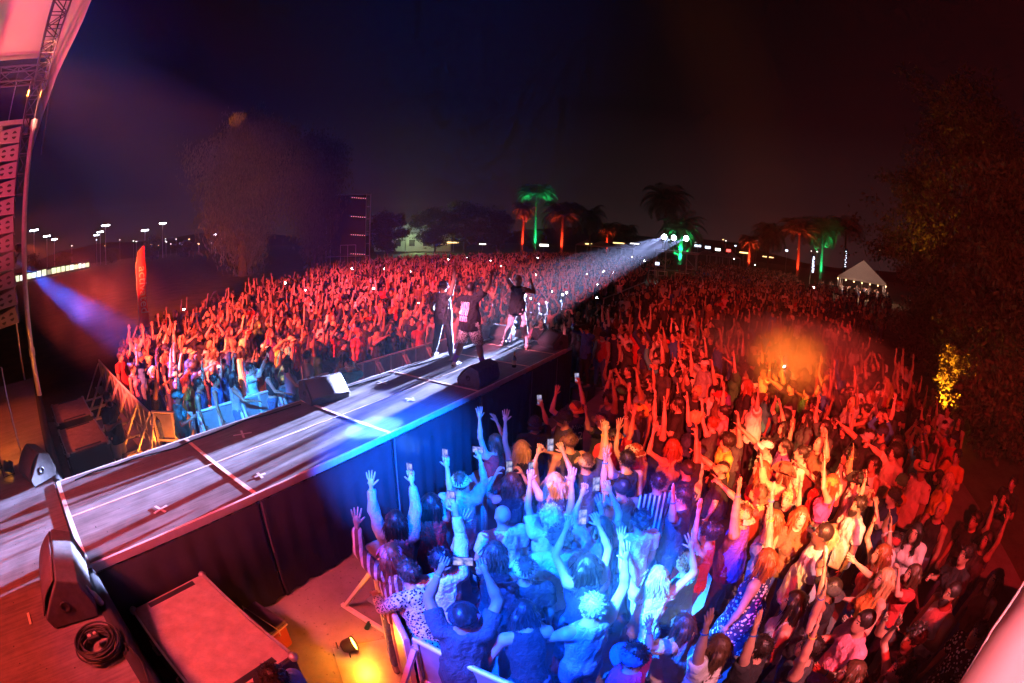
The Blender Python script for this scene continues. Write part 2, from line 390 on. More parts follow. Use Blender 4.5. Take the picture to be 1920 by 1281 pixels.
def pants_mesh(name, sp, J, h, mat_, kind):
    lo, hi = bounds(J, sp, .16); hi[2] = 1.12; lo[0] = -.3; hi[0] = .3; lo[1] = min(lo[1], -.32); hi[1] = max(hi[1], .32)
    lo[1] = max(lo[1], -.42); hi[1] = min(hi[1], .42); F = Field(lo, hi, h); g = sp.get('fat', 0.); o = .013 if kind != 'shorts' else .024
    F.ell((-.005, 0, .95), (.115+o+g*.8, .165+o+g*.8, .12+o), .03)
    for s_ in 'LR':
        leg_(F, J, s_, o, g)
        if kind == 'shorts': F.cone(J['hip'+s_]+[0, 0, -.1], J['kn'+s_], .1+g*.3, .095+g*.2, .03)
    F.plane((0, 0, 1.03), np.array([0, 0, 1.])); F.plane((0, 0, {'shorts': .52, 'hot': .74}.get(kind, .1)), np.array([0, 0, -1.]))
    V, Q = F.net(); V = smooth_net(V, Q, 1, .3)
    return mesh_np(name, V, Q, [mat_])

# --- hair, caps and hats in head space (front = +x)
def hair_field(kind):
    long_ = kind in ('long', 'wavy', 'pony'); F = Field((-.2, -.19, -.5 if long_ else -.2), (.15, .19, .2), .0085)
    F.ell((-.016, 0, .03), (.104, .086, .105), .02)
    if kind == 'afro': F.ell((-.03, 0, .05), (.14, .135, .13), .03)
    if kind == 'curly':
        rg = random.Random(4)
        for i in range(46):
            a = rg.uniform(0, 6.28); z = rg.uniform(-.02, 1); q = math.sqrt(max(0, 1-z*z)); F.ell((-.02+.1*q*math.cos(a), .09*q*math.sin(a), .03+.1*z), (.028, .028, .028), .006)
    if long_:
        if kind == 'pony':
            F.cone((-.1, 0, .06), (-.15, 0, .03), .03, .035, .02); F.cone((-.15, 0, .03), (-.15, 0, -.28), .036, .014, .02)
        else:
            for y in (-.075, -.04, 0, .04, .075):
                F.cone((-.055-.03*math.cos(y*12), y, .0), (-.085-.02*math.cos(y*14), y*1.12, -.24), .044, .038, .03); F.cone((-.085-.02*math.cos(y*14), y*1.12, -.24), (-.075, y*1.05, -.41), .038, .01, .03)
            for s_ in (-1, 1): F.cone((.02, s_*.078, .03), (.005, s_*.094, -.2), .026, .014, .03)
    if kind == 'bun': F.ell((-.1, 0, .1), (.045, .05, .045), .015)
    # face opening
    F.ell((.1, 0, -.055), (.09, .066, .118), .02, None, True)
    if not long_: F.ell((.02, 0, -.13), (.2, .2, .085), .02, None, True)
    else: F.ell((.06, 0, -.2), (.1, .075, .2), .02, None, True)
    if kind in ('short', 'buzz'):
        for s_ in (-1, 1): F.ell((.03, s_*.085, -.03), (.035, .03, .035), .01, None, True)
    V, Q = F.net(); V = smooth_net(V, Q, 1, .3)
    if kind == 'buzz': pass
    a = np.arctan2(V[:, 1], V[:, 0]+.02); rr = np.sqrt((V[:, 0]+.02)**2+V[:, 1]**2)+1e-6
    amp = {'buzz': .0025, 'afro': .006, 'curly': .0, 'wavy': .009, 'short': .0055}.get(kind, .0065)
    w_ = (np.sin(a*21+np.sin(V[:, 2]*(44 if kind == 'wavy' else 18))*1.7)*.7+np.sin(a*34+V[:, 2]*(60 if not long_ else 9))*.5)*amp
    if kind == 'afro': w_ = np.sin(a*24)*np.sin(V[:, 2]*90)*amp
    V[:, 0] += (V[:, 0]+.02)/rr*w_; V[:, 1] += V[:, 1]/rr*w_
    # loose strands that break the outline
    rs = np.random.RandomState(len(kind)*7+3); n = {'buzz': 0, 'short': 420, 'curly': 520, 'afro': 600, 'bun': 380}.get(kind, 420)
    if n:
        q = V[rs.randint(0, len(V), n)]; c = np.array([-.016, 0, .03]); out_ = q-c; out_ /= np.linalg.norm(out_, axis=1)[:, None]+1e-9; down = np.tile(np.array([-.35, 0, -1.]), (n, 1))
        if long_: d = np.where((q[:, 2] < -.02)[:, None], np.array([0, 0, -1.])+out_*np.array([.25, .25, 0]), down*.9+out_*.35); L = rs.uniform(.05, .13, n)
        elif kind in ('curly', 'afro'): d = out_+rs.normal(size=(n, 3))*.5; L = rs.uniform(.015, .04, n)
        else: d = out_*.55+rs.normal(size=(n, 3))*.35+np.array([.25, 0, -.1]); L = rs.uniform(.018, .042, n)
        d = d+rs.normal(size=(n, 3))*.12; d /= np.linalg.norm(d, axis=1)[:, None]; S = np.cross(d, rs.normal(size=(n, 3))); S /= np.linalg.norm(S, axis=1)[:, None]; w2 = rs.uniform(.003, .0065, (n, 1)); L = L[:, None]; q = q-out_*.004
        SV = np.stack([q-S*w2, q+S*w2, q+d*L*.6+S*w2*.7+out_*.004, q+d*L], 1).reshape(-1, 3); SF = np.arange(n)[:, None]*4+np.array([[0, 1, 2, 3]])+len(V); V = np.concatenate([V, SV]); Q = np.concatenate([Q, SF])
    return V, Q
def cap_meshes(rev=False):
    b = MB(); prof = []
    for i in range(9):
        t = i/8*math.pi/2; prof.append((.107*math.cos(t)+.002, .012+.108*math.sin(t)))
    b.lathe([(.104, .006)]+prof, 20, (-.014, 0, .0), True); b.lathe([(.012, .118), (.008, .126), (.001, .128)], 8, (-.014, 0, 0), True)
    for k in range(6):
        a = k*math.pi/3; b.tube([(-.014+(.1085*math.cos(t)+.002)*math.cos(a), (.1085*math.cos(t)+.002)*math.sin(a), .013+.1085*math.sin(t)) for t in [i/6*math.pi/2 for i in range(7)]], .0016, 4, False)
    br = MB(); n = 10; T_ = []; s_ = -1 if rev else 1
    for r_ in (0, .035, .075):
        for k in range(n+1):
            a = -1.15+2.3*k/n; rad = .098+r_*math.cos(a*.72)**.6; T_.append((-.014*1+s_*rad*math.cos(a), rad*math.sin(a)*.93, .014-.035*r_/.075*.6-.028*math.sin(a)**2*(r_/.075+.15)))
    vs = T_+[(x, y, z-.004) for x, y, z in T_]; M_ = n+1; fs = []
    for r_ in range(2):
        for k in range(n): q = r_*M_+k; fs.append((q, q+1, q+M_+1, q+M_)); q += 3*M_; fs.append((q+M_, q+M_+1, q+1, q))
    for k in range(n): q = 2*M_+k; fs.append((q, q+1, q+1+3*M_, q+3*M_))
    br.add(vs, fs, True); return b, br
def brim_hat(curl=.03, rad=.19, crown=.12):
    b = MB(); n = 28; prof = [(.094, .015), (.096, .05), (.09, .015+crown*.8), (.07, .015+crown), (.03, .015+crown*.93), (.002, .015+crown*.9)]
    b.lathe(prof, n, (-.014, 0, 0)); br = MB(); vs = []; fs = []
    for up in (0, 1):
        for i, rr in enumerate((.092, .14, rad)):
            for k in range(n):
                a = 2*math.pi*k/n; q = (rr-.092)/(rad-.092); vs.append((-.014+rr*math.cos(a)*1.04, rr*math.sin(a), .016+.005*up+q*q*(curl*2*math.sin(a)**2-curl*.8*math.cos(a)**2)))
    for up in (0, 1):
        for i in range(2):
            for k in range(n):
                q = [up*3*n+i*n+k, up*3*n+i*n+(k+1) % n, up*3*n+(i+1)*n+(k+1) % n, up*3*n+(i+1)*n+k]; fs.append(q if up else q[::-1])
    for k in range(n): fs.append((2*n+k, 2*n+(k+1) % n, 5*n+(k+1) % n, 5*n+k))
    br.add(vs, fs, True)
    bd = MB(); bd.lathe([(.0975, .018), (.0985, .02), (.0985, .042), (.0975, .044)], n, (-.014, 0, 0)); return b, br, bd

# --- materials driven by each object's own colour
def objcol(nt): return node(nt, 'ShaderNodeObjectInfo').outputs['Color']
def math_(nt, op, a, b=None, c=None):
    n = node(nt, 'ShaderNodeMath', operation=op)
    for i, x in enumerate((a, b, c)):
        if x is None: continue
        if isinstance(x, (int, float)): n.inputs[i].default_value = x
        else: nt.links.new(x, n.inputs[i])
    return n.outputs[0]
def mixc(nt, f, a, b, bt='MIX'):
    n = node(nt, 'ShaderNodeMixRGB', blend_type=bt)
    for i, x in enumerate((f, a, b)):
        if isinstance(x, (int, float)): n.inputs[i].default_value = x
        elif isinstance(x, tuple): n.inputs[i].default_value = x
        else: nt.links.new(x, n.inputs[i])
    return n.outputs[0]
def skin_material(name, src):
    mt, nt, b = newmat(name); base = src(nt)
    at_ = node(nt, 'ShaderNodeAttribute', attribute_name='hp'); sp = node(nt, 'ShaderNodeSeparateXYZ'); nt.links.new(at_.outputs['Vector'], sp.inputs[0])
    X, Y, Z = sp.outputs; ay = math_(nt, 'ABSOLUTE', Y); front = math_(nt, 'MULTIPLY', math_(nt, 'GREATER_THAN', X, .045), math_(nt, 'LESS_THAN', X, .13))
    def mask(y0, z0, ry, rz):
        u = math_(nt, 'DIVIDE', math_(nt, 'SUBTRACT', ay, y0), ry); v = math_(nt, 'DIVIDE', math_(nt, 'SUBTRACT', Z, z0), rz)
        return math_(nt, 'MULTIPLY', math_(nt, 'LESS_THAN', math_(nt, 'ADD', math_(nt, 'MULTIPLY', u, u), math_(nt, 'MULTIPLY', v, v)), 1.), front)
    n = node(nt, 'ShaderNodeTexNoise'); n.inputs['Scale'].default_value = 9; n.inputs['Detail'].default_value = 3
    c = mixc(nt, math_(nt, 'MULTIPLY', n.outputs[0], .35), base, mixc(nt, 1., base, (.75, .5, .45, 1), 'MULTIPLY'))
    c = mixc(nt, mask(0, -.061, .025, .009), c, mixc(nt, 1., base, (.62, .28, .28, 1), 'MULTIPLY'))
    c = mixc(nt, mask(.033, .03, .021, .0055), c, (.02, .013, .01, 1)); c = mixc(nt, mask(.033, .009, .0165, .0075), c, (.45, .42, .4, 1)); c = mixc(nt, mask(.033, .009, .008, .0075), c, (.012, .008, .006, 1))
    nt.links.new(c, b.inputs['Base Color']); b.inputs['Roughness'].default_value = .48
    b.inputs['Subsurface Weight'].default_value = 0.0; return mt
def fabric_material(name, src, pattern=None, rough=.85, second=(.85, .83, .8, 1), weave=True):
    mt, nt, b = newmat(name); base = src(nt); tcn = node(nt, 'ShaderNodeTexCoord'); sp = node(nt, 'ShaderNodeSeparateXYZ'); nt.links.new(tcn.outputs['Object'], sp.inputs[0])
    c = base
    if pattern == 'stripe':
        w_ = math_(nt, 'SINE', math_(nt, 'MULTIPLY', math_(nt, 'ADD', sp.outputs['Y'], math_(nt, 'MULTIPLY', sp.outputs['X'], .6)), 95.)); c = mixc(nt, math_(nt, 'GREATER_THAN', w_, .25), base, second)
    elif pattern == 'wide':
        w_ = math_(nt, 'SINE', math_(nt, 'MULTIPLY', math_(nt, 'ADD', sp.outputs['Y'], math_(nt, 'MULTIPLY', sp.outputs['X'], .4)), 58.)); c = mixc(nt, math_(nt, 'GREATER_THAN', w_, -.1), base, second)
    elif pattern in ('dots', 'leopard'):
        vv = node(nt, 'ShaderNodeTexVoronoi'); vv.inputs['Scale'].default_value = 26 if pattern == 'dots' else 42; nt.links.new(tcn.outputs['Object'], vv.inputs['Vector'])
        c = mixc(nt, math_(nt, 'LESS_THAN', vv.outputs['Distance'], .36 if pattern == 'dots' else .42), base, second)
    elif pattern == 'check':
        ck = node(nt, 'ShaderNodeTexChecker'); ck.inputs['Scale'].default_value = 32; nt.links.new(tcn.outputs['Object'], ck.inputs['Vector']); c = mixc(nt, ck.outputs['Fac'], base, second)
    n = node(nt, 'ShaderNodeTexNoise'); n.inputs['Scale'].default_value = 7; n.inputs['Detail'].default_value = 4; nt.links.new(tcn.outputs['Object'], n.inputs['Vector'])
    c = mixc(nt, math_(nt, 'MULTIPLY', n.outputs[0], .5), c, mixc(nt, 1., c, (.62, .62, .64, 1), 'MULTIPLY'))
    nt.links.new(c, b.inputs['Base Color']); b.inputs['Roughness'].default_value = rough
    n2 = node(nt, 'ShaderNodeTexNoise'); n2.inputs['Scale'].default_value = 16; n2.inputs['Detail'].default_value = 3; n2.inputs['Distortion'].default_value = 1.2; nt.links.new(tcn.outputs['Object'], n2.inputs['Vector'])
    bp = node(nt, 'ShaderNodeBump'); bp.inputs['Strength'].default_value = .85; bp.inputs['Distance'].default_value = .03; nt.links.new(n2.outputs[0], bp.inputs['Height']); nt.links.new(bp.outputs[0], b.inputs['Normal'])
    return mt
def hair_material(name, src):
    mt, nt, b = newmat(name); base = src(nt); tcn = node(nt, 'ShaderNodeTexCoord'); mp = node(nt, 'ShaderNodeMapping'); mp.inputs['Scale'].default_value = (48, 48, 4)
    nt.links.new(tcn.outputs['Object'], mp.inputs[0]); n = node(nt, 'ShaderNodeTexNoise'); n.inputs['Scale'].default_value = 1.; n.inputs['Detail'].default_value = 3; nt.links.new(mp.outputs[0], n.inputs['Vector'])
    c = mixc(nt, n.outputs[0], mixc(nt, 1., base, (.2, .19, .18, 1), 'MULTIPLY'), mixc(nt, 1., base, (2.0, 1.9, 1.8, 1), 'MULTIPLY')); nt.links.new(c, b.inputs['Base Color']); b.inputs['Roughness'].default_value = .42
    bp = node(nt, 'ShaderNodeBump'); bp.inputs['Strength'].default_value = .8; bp.inputs['Distance'].default_value = .006; nt.links.new(n.outputs[0], bp.inputs['Height']); nt.links.new(bp.outputs[0], b.inputs['Normal']); return mt
M_SKIN = skin_material('skin', objcol); M_SHOE = mat('shoe', (.16, .15, .15), .6)
FAB = {None: fabric_material('fabric', objcol), 'stripe': fabric_material('fabric_pinstripe', objcol, 'stripe'), 'wide': fabric_material('fabric_wide_stripe', objcol, 'wide'), 'dots': fabric_material('fabric_floral', objcol, 'dots'),
       'leopard': fabric_material('fabric_spotted', objcol, 'leopard', .85, (.03, .02, .02, 1)), 'check': fabric_material('fabric_check', objcol, 'check', .85, (.04, .04, .05, 1))}
M_HAIR = hair_material('hair', objcol); M_CAP = fabric_material('cap_cloth', objcol)
HAIRS = {}
for k_ in ('short', 'buzz', 'long', 'wavy', 'pony', 'bun', 'afro', 'curly'):
    V_, Q_ = hair_field(k_); HAIRS[k_] = mesh_np('hair_'+k_, V_, Q_, [M_HAIR])
def beard_mesh():
    F = Field((-.02, -.1, -.19), (.14, .1, .03), .008); F.ell((.026, 0, -.07), (.077, .067, .078), .02); F.ell((.055, 0, -.11), (.04, .045, .045), .03); F.ell((.1, 0, -.02), (.09, .055, .03), .01, None, True); F.ell((.1, 0, -.061), (.03, .024, .008), .006, None, True)
    F.ell((-.06, 0, -.06), (.075, .1, .2), .01, None, True); F.plane((0, 0, -.015), np.array([0, 0, 1.])); V, Q = F.net(); return mesh_np('beard', smooth_net(V, Q, 1, .3), Q, [M_HAIR])
HAIRS['beard'] = beard_mesh()
_c, _b = cap_meshes(); CAP = (_c.mesh('cap', [M_CAP]), _b.mesh('brim', [M_CAP])); _c, _b = cap_meshes(True); CAPR = (CAP[0], _b.mesh('brim', [M_CAP]))
_h, _b, _d = brim_hat(); HAT = (_h.mesh('hat', [M_CAP]), _b.mesh('brim', [M_CAP]), _d.mesh('hat_band', [mat('hat_band', (.05, .03, .025), .7)]))
_h, _b, _d = brim_hat(-.012, .15, .09); BUCKET = (_h.mesh('hat', [FAB['leopard']]), _b.mesh('brim', [FAB['leopard']]), None)
_bn = MB(); _bn.lathe([(.1, -.005), (.106, .0), (.106, .03), (.104, .035), (.1, .07), (.075, .115), (.04, .135), (.002, .14)], 20, (-.014, 0, 0)); BEANIE = _bn.mesh('beanie', [M_CAP])
_wb = MB(); _wb.lathe([(.034, -.008), (.0355, 0), (.034, .008), (.032, 0), (.034, -.008)], 12); WRIST = _wb.mesh('wristband', [M_CAP])
# ------------------------------------------------------------------ lights of the show
BLACK = mat('black_housing', (.02, .02, .022), .5, noise=.3, bump=.05)
def lamp(name, loc, tgt, col, power, ang, blend=.5, rad=.06, parent=None):
    l = bpy.data.lights.new(name, 'SPOT'); l.color = col; l.energy = power; l.spot_size = R(ang); l.spot_blend = blend; l.shadow_soft_size = rad
    o = link(name, l, None); d = Vector(tgt)-Vector(loc); q = d.to_track_quat('-Z', 'Y')
    M = Matrix.Translation(Vector(loc)) @ q.to_matrix().to_4x4()
    if parent is not None: o.parent = parent
    o.matrix_world = M; return o
RED = (1, .018, .02); HOT = (1, .045, .075); PINK = (1, .1, .2); AMB = (1, .22, .012); BLU = (.0, .065, 1); CYA = (.16, .55, 1); WARM = (1, .3, .085); WHT = (.86, .88, 1)

# ------------------------------------------------------------------ ground
def ground_material(name, c1, c2, scale, rough, bump):
    mt, nt, b = newmat(name); tcn = node(nt, 'ShaderNodeTexCoord'); n = node(nt, 'ShaderNodeTexNoise'); n.inputs['Scale'].default_value = scale; n.inputs['Detail'].default_value = 9; n.inputs['Roughness'].default_value = .7
    n1 = node(nt, 'ShaderNodeTexNoise'); n1.inputs['Scale'].default_value = scale*14; n1.inputs['Detail'].default_value = 4
    nt.links.new(tcn.outputs['Object'], n.inputs['Vector']); nt.links.new(tcn.outputs['Object'], n1.inputs['Vector'])
    rp = node(nt, 'ShaderNodeValToRGB'); rp.color_ramp.elements[0].position = .33; rp.color_ramp.elements[1].position = .68; rp.color_ramp.elements[0].color = (*c1, 1); rp.color_ramp.elements[1].color = (*c2, 1); nt.links.new(n.outputs[0], rp.inputs[0])
    c = mixc(nt, math_(nt, 'MULTIPLY', math_(nt, 'GREATER_THAN', n1.outputs[0], .66), .5), rp.outputs[0], (*[x*.25 for x in c1], 1))
    nt.links.new(c, b.inputs['Base Color']); b.inputs['Roughness'].default_value = rough
    bp = node(nt, 'ShaderNodeBump'); bp.inputs['Strength'].default_value = bump; bp.inputs['Distance'].default_value = .03; nt.links.new(n1.outputs[0], bp.inputs['Height']); nt.links.new(bp.outputs[0], b.inputs['Normal']); return mt
g = MB(); g.add([(-400, -600, 0), (900, -600, 0), (900, 700, 0), (-400, 700, 0)], [(0, 1, 2, 3)])
tag(g.build('ground', ground_material('grass_field', (.07, .08, .035), (.17, .15, .08), .6, .95, .8)), kind='structure')
g = MB(); g.add([(-12, -11, .006), (13.2, -11, .006), (13.2, 4.0, .006), (-12, 16, .006)], [(0, 1, 2, 3)])
tag(g.build('pavement', ground_material('concrete', (.2, .19, .18), (.32, .3, .29), 1.3, .75, .25)), kind='structure')
hill = MB(); rg = random.Random(3); N = 70; ring = [-35+150*i/N for i in range(N+1)]
vs_ = []
for i, a in enumerate(ring):
    hgt = 9+5*math.sin(a*.11)+3*math.sin(a*.31+1)+2*rg.random(); ca, sa = math.cos(R(a)), math.sin(R(a))
    vs_ += [(380*ca, 380*sa, -1), (450*ca, 450*sa, hgt), (560*ca, 560*sa, hgt*.6), (640*ca, 640*sa, -1)]
hill.add(vs_, [(4*i+j, 4*(i+1)+j, 4*(i+1)+j+1, 4*i+j+1) for i in range(N) for j in range(3)], True)
tag(hill.build('hills', mat('hill_scrub', (.03, .035, .025), .95, noise=.4, nscale=.05)), kind='structure')

# ------------------------------------------------------------------ stage
def deck_material():
    mt, nt, b = newmat('stage_ply'); tcn = node(nt, 'ShaderNodeTexCoord'); gm = node(nt, 'ShaderNodeNewGeometry')
    n = node(nt, 'ShaderNodeTexNoise'); n.inputs['Scale'].default_value = 3.1; n.inputs['Detail'].default_value = 8; n.inputs['Roughness'].default_value = .7; nt.links.new(gm.outputs['Position'], n.inputs['Vector'])
    mp = node(nt, 'ShaderNodeMapping'); mp.inputs['Scale'].default_value = (1.2, 26, 1); mp.inputs['Rotation'].default_value = (0, 0, .06); nt.links.new(gm.outputs['Position'], mp.inputs[0])
    n2 = node(nt, 'ShaderNodeTexNoise'); n2.inputs['Scale'].default_value = 1.6; n2.inputs['Detail'].default_value = 5; nt.links.new(mp.outputs[0], n2.inputs['Vector'])
    n3 = node(nt, 'ShaderNodeTexVoronoi'); n3.inputs['Scale'].default_value = 9; nt.links.new(gm.outputs['Position'], n3.inputs['Vector'])
    rp = node(nt, 'ShaderNodeValToRGB'); rp.color_ramp.elements[0].position = .3; rp.color_ramp.elements[1].position = .75; rp.color_ramp.elements[0].color = (.07, .062, .066, 1); rp.color_ramp.elements[1].color = (.27, .24, .255, 1)
    nt.links.new(math_(nt, 'ADD', math_(nt, 'MULTIPLY', n.outputs[0], .55), math_(nt, 'MULTIPLY', n2.outputs[0], .45)), rp.inputs[0])
    spots = math_(nt, 'MULTIPLY', math_(nt, 'LESS_THAN', n3.outputs['Distance'], .085), math_(nt, 'GREATER_THAN', n.outputs[0], .5))
    nt.links.new(mixc(nt, spots, rp.outputs[0], (.015, .015, .02, 1)), b.inputs['Base Color']); b.inputs['Roughness'].default_value = .5
    rr = node(nt, 'ShaderNodeMapRange'); rr.inputs[3].default_value = .34; rr.inputs[4].default_value = .68; nt.links.new(n.outputs[0], rr.inputs[0]); nt.links.new(rr.outputs[0], b.inputs['Roughness'])
    bp = node(nt, 'ShaderNodeBump'); bp.inputs['Strength'].default_value = .12; bp.inputs['Distance'].default_value = .01; nt.links.new(n2.outputs[0], bp.inputs['Height']); nt.links.new(bp.outputs[0], b.inputs['Normal']); return mt
M_DECK = deck_material(); M_ALU = mat('aluminium', (.8, .78, .77), .4, .15, noise=.12, bump=.04); M_TAPE = mat('seam_strip', (.85, .58, .45), .55, noise=.25, nscale=9)
M_SKIRT = mat('black_scrim', (.02, .02, .025), .9, noise=.3, nscale=2.5, bump=.12, bscale=5); M_STEEL = mat('galvanised_steel', (.5, .5, .5), .4, .6, noise=.2, bump=.05)
XS = [.0, 2.31, 4.65, 6.98, 9.0, 10.35, 11.38]; CW = 2.196
cat_ = tag(empty('catwalk', (5.7, 1.1, 0)), 'long black catwalk with pale metal edges jutting out into the crowd', 'catwalk')
def child_at(o, par):
    o.parent = par; o.matrix_parent_inverse = par.matrix_world.inverted() if par.matrix_world != Matrix.Identity(4) else Matrix.Translation(-par.location); return o
for i in range(6):
    for j in range(2):
        b = MB(); x0, x1 = XS[i]+.004, XS[i+1]-.004; y0 = .03+j*(CW-.06)/2+.003; y1 = .03+(j+1)*(CW-.06)/2-.003
        b.box(((x0+x1)/2, (y0+y1)/2, DECK-.03-.0015*((i+j) % 2)), (x1-x0, y1-y0, .06)); child_at(b.build('deck_panel', M_DECK), cat_)
for y in (.012, CW-.012):
    for i in range(6):
        b = MB(); b.box(((XS[i]+XS[i+1])/2, y, DECK-.045), (XS[i+1]-XS[i]-.006, .036, .1)); child_at(bevel(b.build('edge_rail', M_ALU), .006), cat_)
b = MB(); b.box((11.4, CW/2, DECK-.045), (.036, CW, .1)); child_at(b.build('edge_rail', M_ALU), cat_)
for i in range(0, 6):
    b = MB(); b.box((XS[i] if i else .02, CW/2, DECK+.002), (.055 if i else .07, CW-.06, .008)); child_at(b.build('seam_strip', M_TAPE if i else M_ALU), cat_)
b = MB(); b.box((5.7, CW/2, DECK+.0015), (11.3, .022, .006)); child_at(b.build('centre_strip', M_TAPE), cat_)
for y, nm in ((-.02, -1), (CW+.02, 1)):   # hanging skirt, one cloth for each bay, slightly waved
    for i in range(6):
        b = MB(); nseg = 44; x0, x1 = XS[i]+.01, XS[i+1]-.01; vs_ = []
        for k in range(nseg+1):
            t = k/nseg; x = x0+(x1-x0)*t; o_ = .022*math.sin(k*1.15+i)+.012*math.sin(k*.37+i*2)+.006*math.sin(k*2.7)
            vs_ += [(x, y, DECK-.1), (x, y+nm*(.012+o_*.5), DECK*.5), (x, y+nm*(.02+o_), .03)]
        b.add(vs_, [(3*k+j, 3*(k+1)+j, 3*(k+1)+j+1, 3*k+j+1) for k in range(nseg) for j in range(2)], True); o = child_at(b.build('skirt', M_SKIRT), cat_); md = o.modifiers.new('thickness', 'SOLIDIFY'); md.thickness = .006
b = MB(); b.box((11.42, CW/2, DECK/2-.03), (.02, CW, DECK-.14)); child_at(b.build('skirt', M_SKIRT), cat_)
for i in range(7):
    for y in (.12, CW-.12):
        b = MB(); b.tube([(min(max(XS[i], .1), 11.25), y, .0), (min(max(XS[i], .1), 11.25), y, DECK-.07)], .025, 8); child_at(b.build('leg', M_STEEL), cat_)
for i in range(0, 6):   # pale lacing tape down each skirt join
    b = MB(); b.box((XS[i]+.02, -.052, .8), (.018, .004, 1.35)); child_at(b.build('skirt_join', mat('skirt_tape', (.16, .13, .13), .8) if i == 0 else bpy.data.materials['skirt_tape']), cat_)

b = MB(); b.box((-6, 1, DECK-.06), (11.9, 16.4, .1)); tag(b.build('stage_floor', M_DECK), kind='structure')
# fascia of the main stage: black drape hanging over its front edge
fas = tag(empty('stage_front_drape', (.0, 1, 0)), 'black drape hanging over the front edge of the main stage', 'drape')
for y0, y1 in ((-7.2, -.06), (CW+.06, 9.2)):
    b = MB(); n = int((y1-y0)/.16); vs_ = []
    for k in range(n+1):
        y = y0+(y1-y0)*k/n; o_ = .02*math.sin(k*1.7)+.012*math.sin(k*.61)
        vs_ += [(-.06, y, DECK+.012), (.05+o_*.3, y, DECK+.008), (.085+o_*.6, y, DECK-.08), (.09+o_, y, .7), (.1+o_*1.4, y, .03)]
    b.add(vs_, [(5*k+j, 5*k+j+1, 5*(k+1)+j+1, 5*(k+1)+j) for k in range(n) for j in range(4)], True); o = child_at(b.build('cloth', M_SKIRT), fas); md = o.modifiers.new('thickness', 'SOLIDIFY'); md.thickness = .006

M_GAFF = mat('gaffer_tape', (.65, .62, .6), .7, noise=.2)
for k, (x, y, a_, L_) in enumerate(((1.2, .5, .3, .22), (3.1, 1.65, 1.2, .3), (5.9, .7, .1, .2), (6.3, 1.75, 1.5, .26), (8.0, .45, .6, .2), (9.6, 1.7, 1.1, .22), (2.6, .35, 1.45, .16))):
    for q in (0, 1):
        b = MB(); b.box((0, 0, 0), (L_, .035, .003)); o = child_at(b.build('tape_strip', M_GAFF), cat_); o.location = (x, y, DECK+.003+.003*q); o.rotation_euler = (0, 0, a_+q*1.57)
b = MB(); b.tube([(.3+.35*k, 2.02+.05*math.sin(k*.9)+.03*math.sin(k*2.3), DECK+.012) for k in range(13)], .011, 6); child_at(b.build('cable', mat('black_cable', (.015, .015, .015), .5)), cat_)
b = MB(); b.tube([(5.3+.35*k, 2.0+.04*math.sin(k*1.3), DECK+.012) for k in range(17)], .011, 6); child_at(b.build('cable', bpy.data.materials['black_cable']), cat_)

# ------------------------------------------------------------------ wedge monitors
M_WEDGE = mat('speaker_paint', (.075, .07, .07), .7, noise=.35, nscale=14, bump=.12, bscale=160); M_GRILL = mat('perforated_grille', (.09, .07, .07), .75, .0, noise=.3, nscale=120, bump=.08, bscale=260)
def wedge(loc, rz, label, s=1., L=.62, col=None, group='wedge monitors on the stage'):
    r_ = tag(empty('wedge_monitor', loc, rz), label, 'monitor speaker', group); r_.scale = (s, s, s)
    prof = [(-.22, 0), (.24, 0), (.27, .1), (-.02, .40), (-.2, .33), (-.25, .1)]      # x (front = +x), z
    Mx = Matrix(((1, 0, 0), (0, 0, 1), (0, 1, 0))).to_4x4(); b = MB(); b.prism(prof, -L/2, L/2, Mx); bevel(b.build('cabinet', M_WEDGE, r_), .015)
    a, c = Vector((.272, 0, .115)), Vector((.0, 0, .392)); u = (c-a).normalized(); nrm_ = Vector((u.z, 0, -u.x)); b = MB(); vs_ = []; n = 10
    for k in range(n+1):
        t = k/n; bow = .03*math.sin(math.pi*t)
        for y in (-L/2+.03, L/2-.03): vs_.append(a+(c-a)*t+nrm_*(.006+bow)+Vector((0, y, 0)))
    b.add(vs_, [(2*k, 2*k+1, 2*k+3, 2*k+2) for k in range(n)], True); o = b.build('grille', M_GRILL, r_); md = o.modifiers.new('t', 'SOLIDIFY'); md.thickness = .012
    for y in (-1, 1):
        b = MB(); Mr = Matrix.Rotation(math.pi/2, 4, 'X'); b.lathe([(.05, 0), (.055, .008), (.03, .008), (.028, 0), (.001, 0)], 16, (.02, y*(L/2+.004), .17), False, Mr if y < 0 else Matrix.Rotation(-math.pi/2, 4, 'X')); b.build('handle', BLACK, r_)
    return r_
wedge((5.0, 1.95, DECK), R(-101), 'wedge monitor with a broad pink-lit grille on the far edge of the catwalk', 1.0, .78)
wedge((7.45, .3, DECK), R(92), 'dark wedge monitor on the near edge of the catwalk behind the performer in spotted shorts', 1.0, .75)
wedge((11.05, .38, DECK), R(150), 'dark wedge monitor at the near far-end corner of the catwalk', 1.0, .7)
wedge((11.1, 1.92, DECK), R(185), 'dark wedge monitor at the left corner of the catwalk end', .95, .6)
wedge((-.28, 2.62, DECK), R(200), 'grey wedge monitor with pale grille at the far side of the catwalk foot', 1.0, .6)
wedge((-.3, -.32, DECK), R(172), 'big red-lit wedge monitor at the near side of the catwalk foot', 1.15, .75)

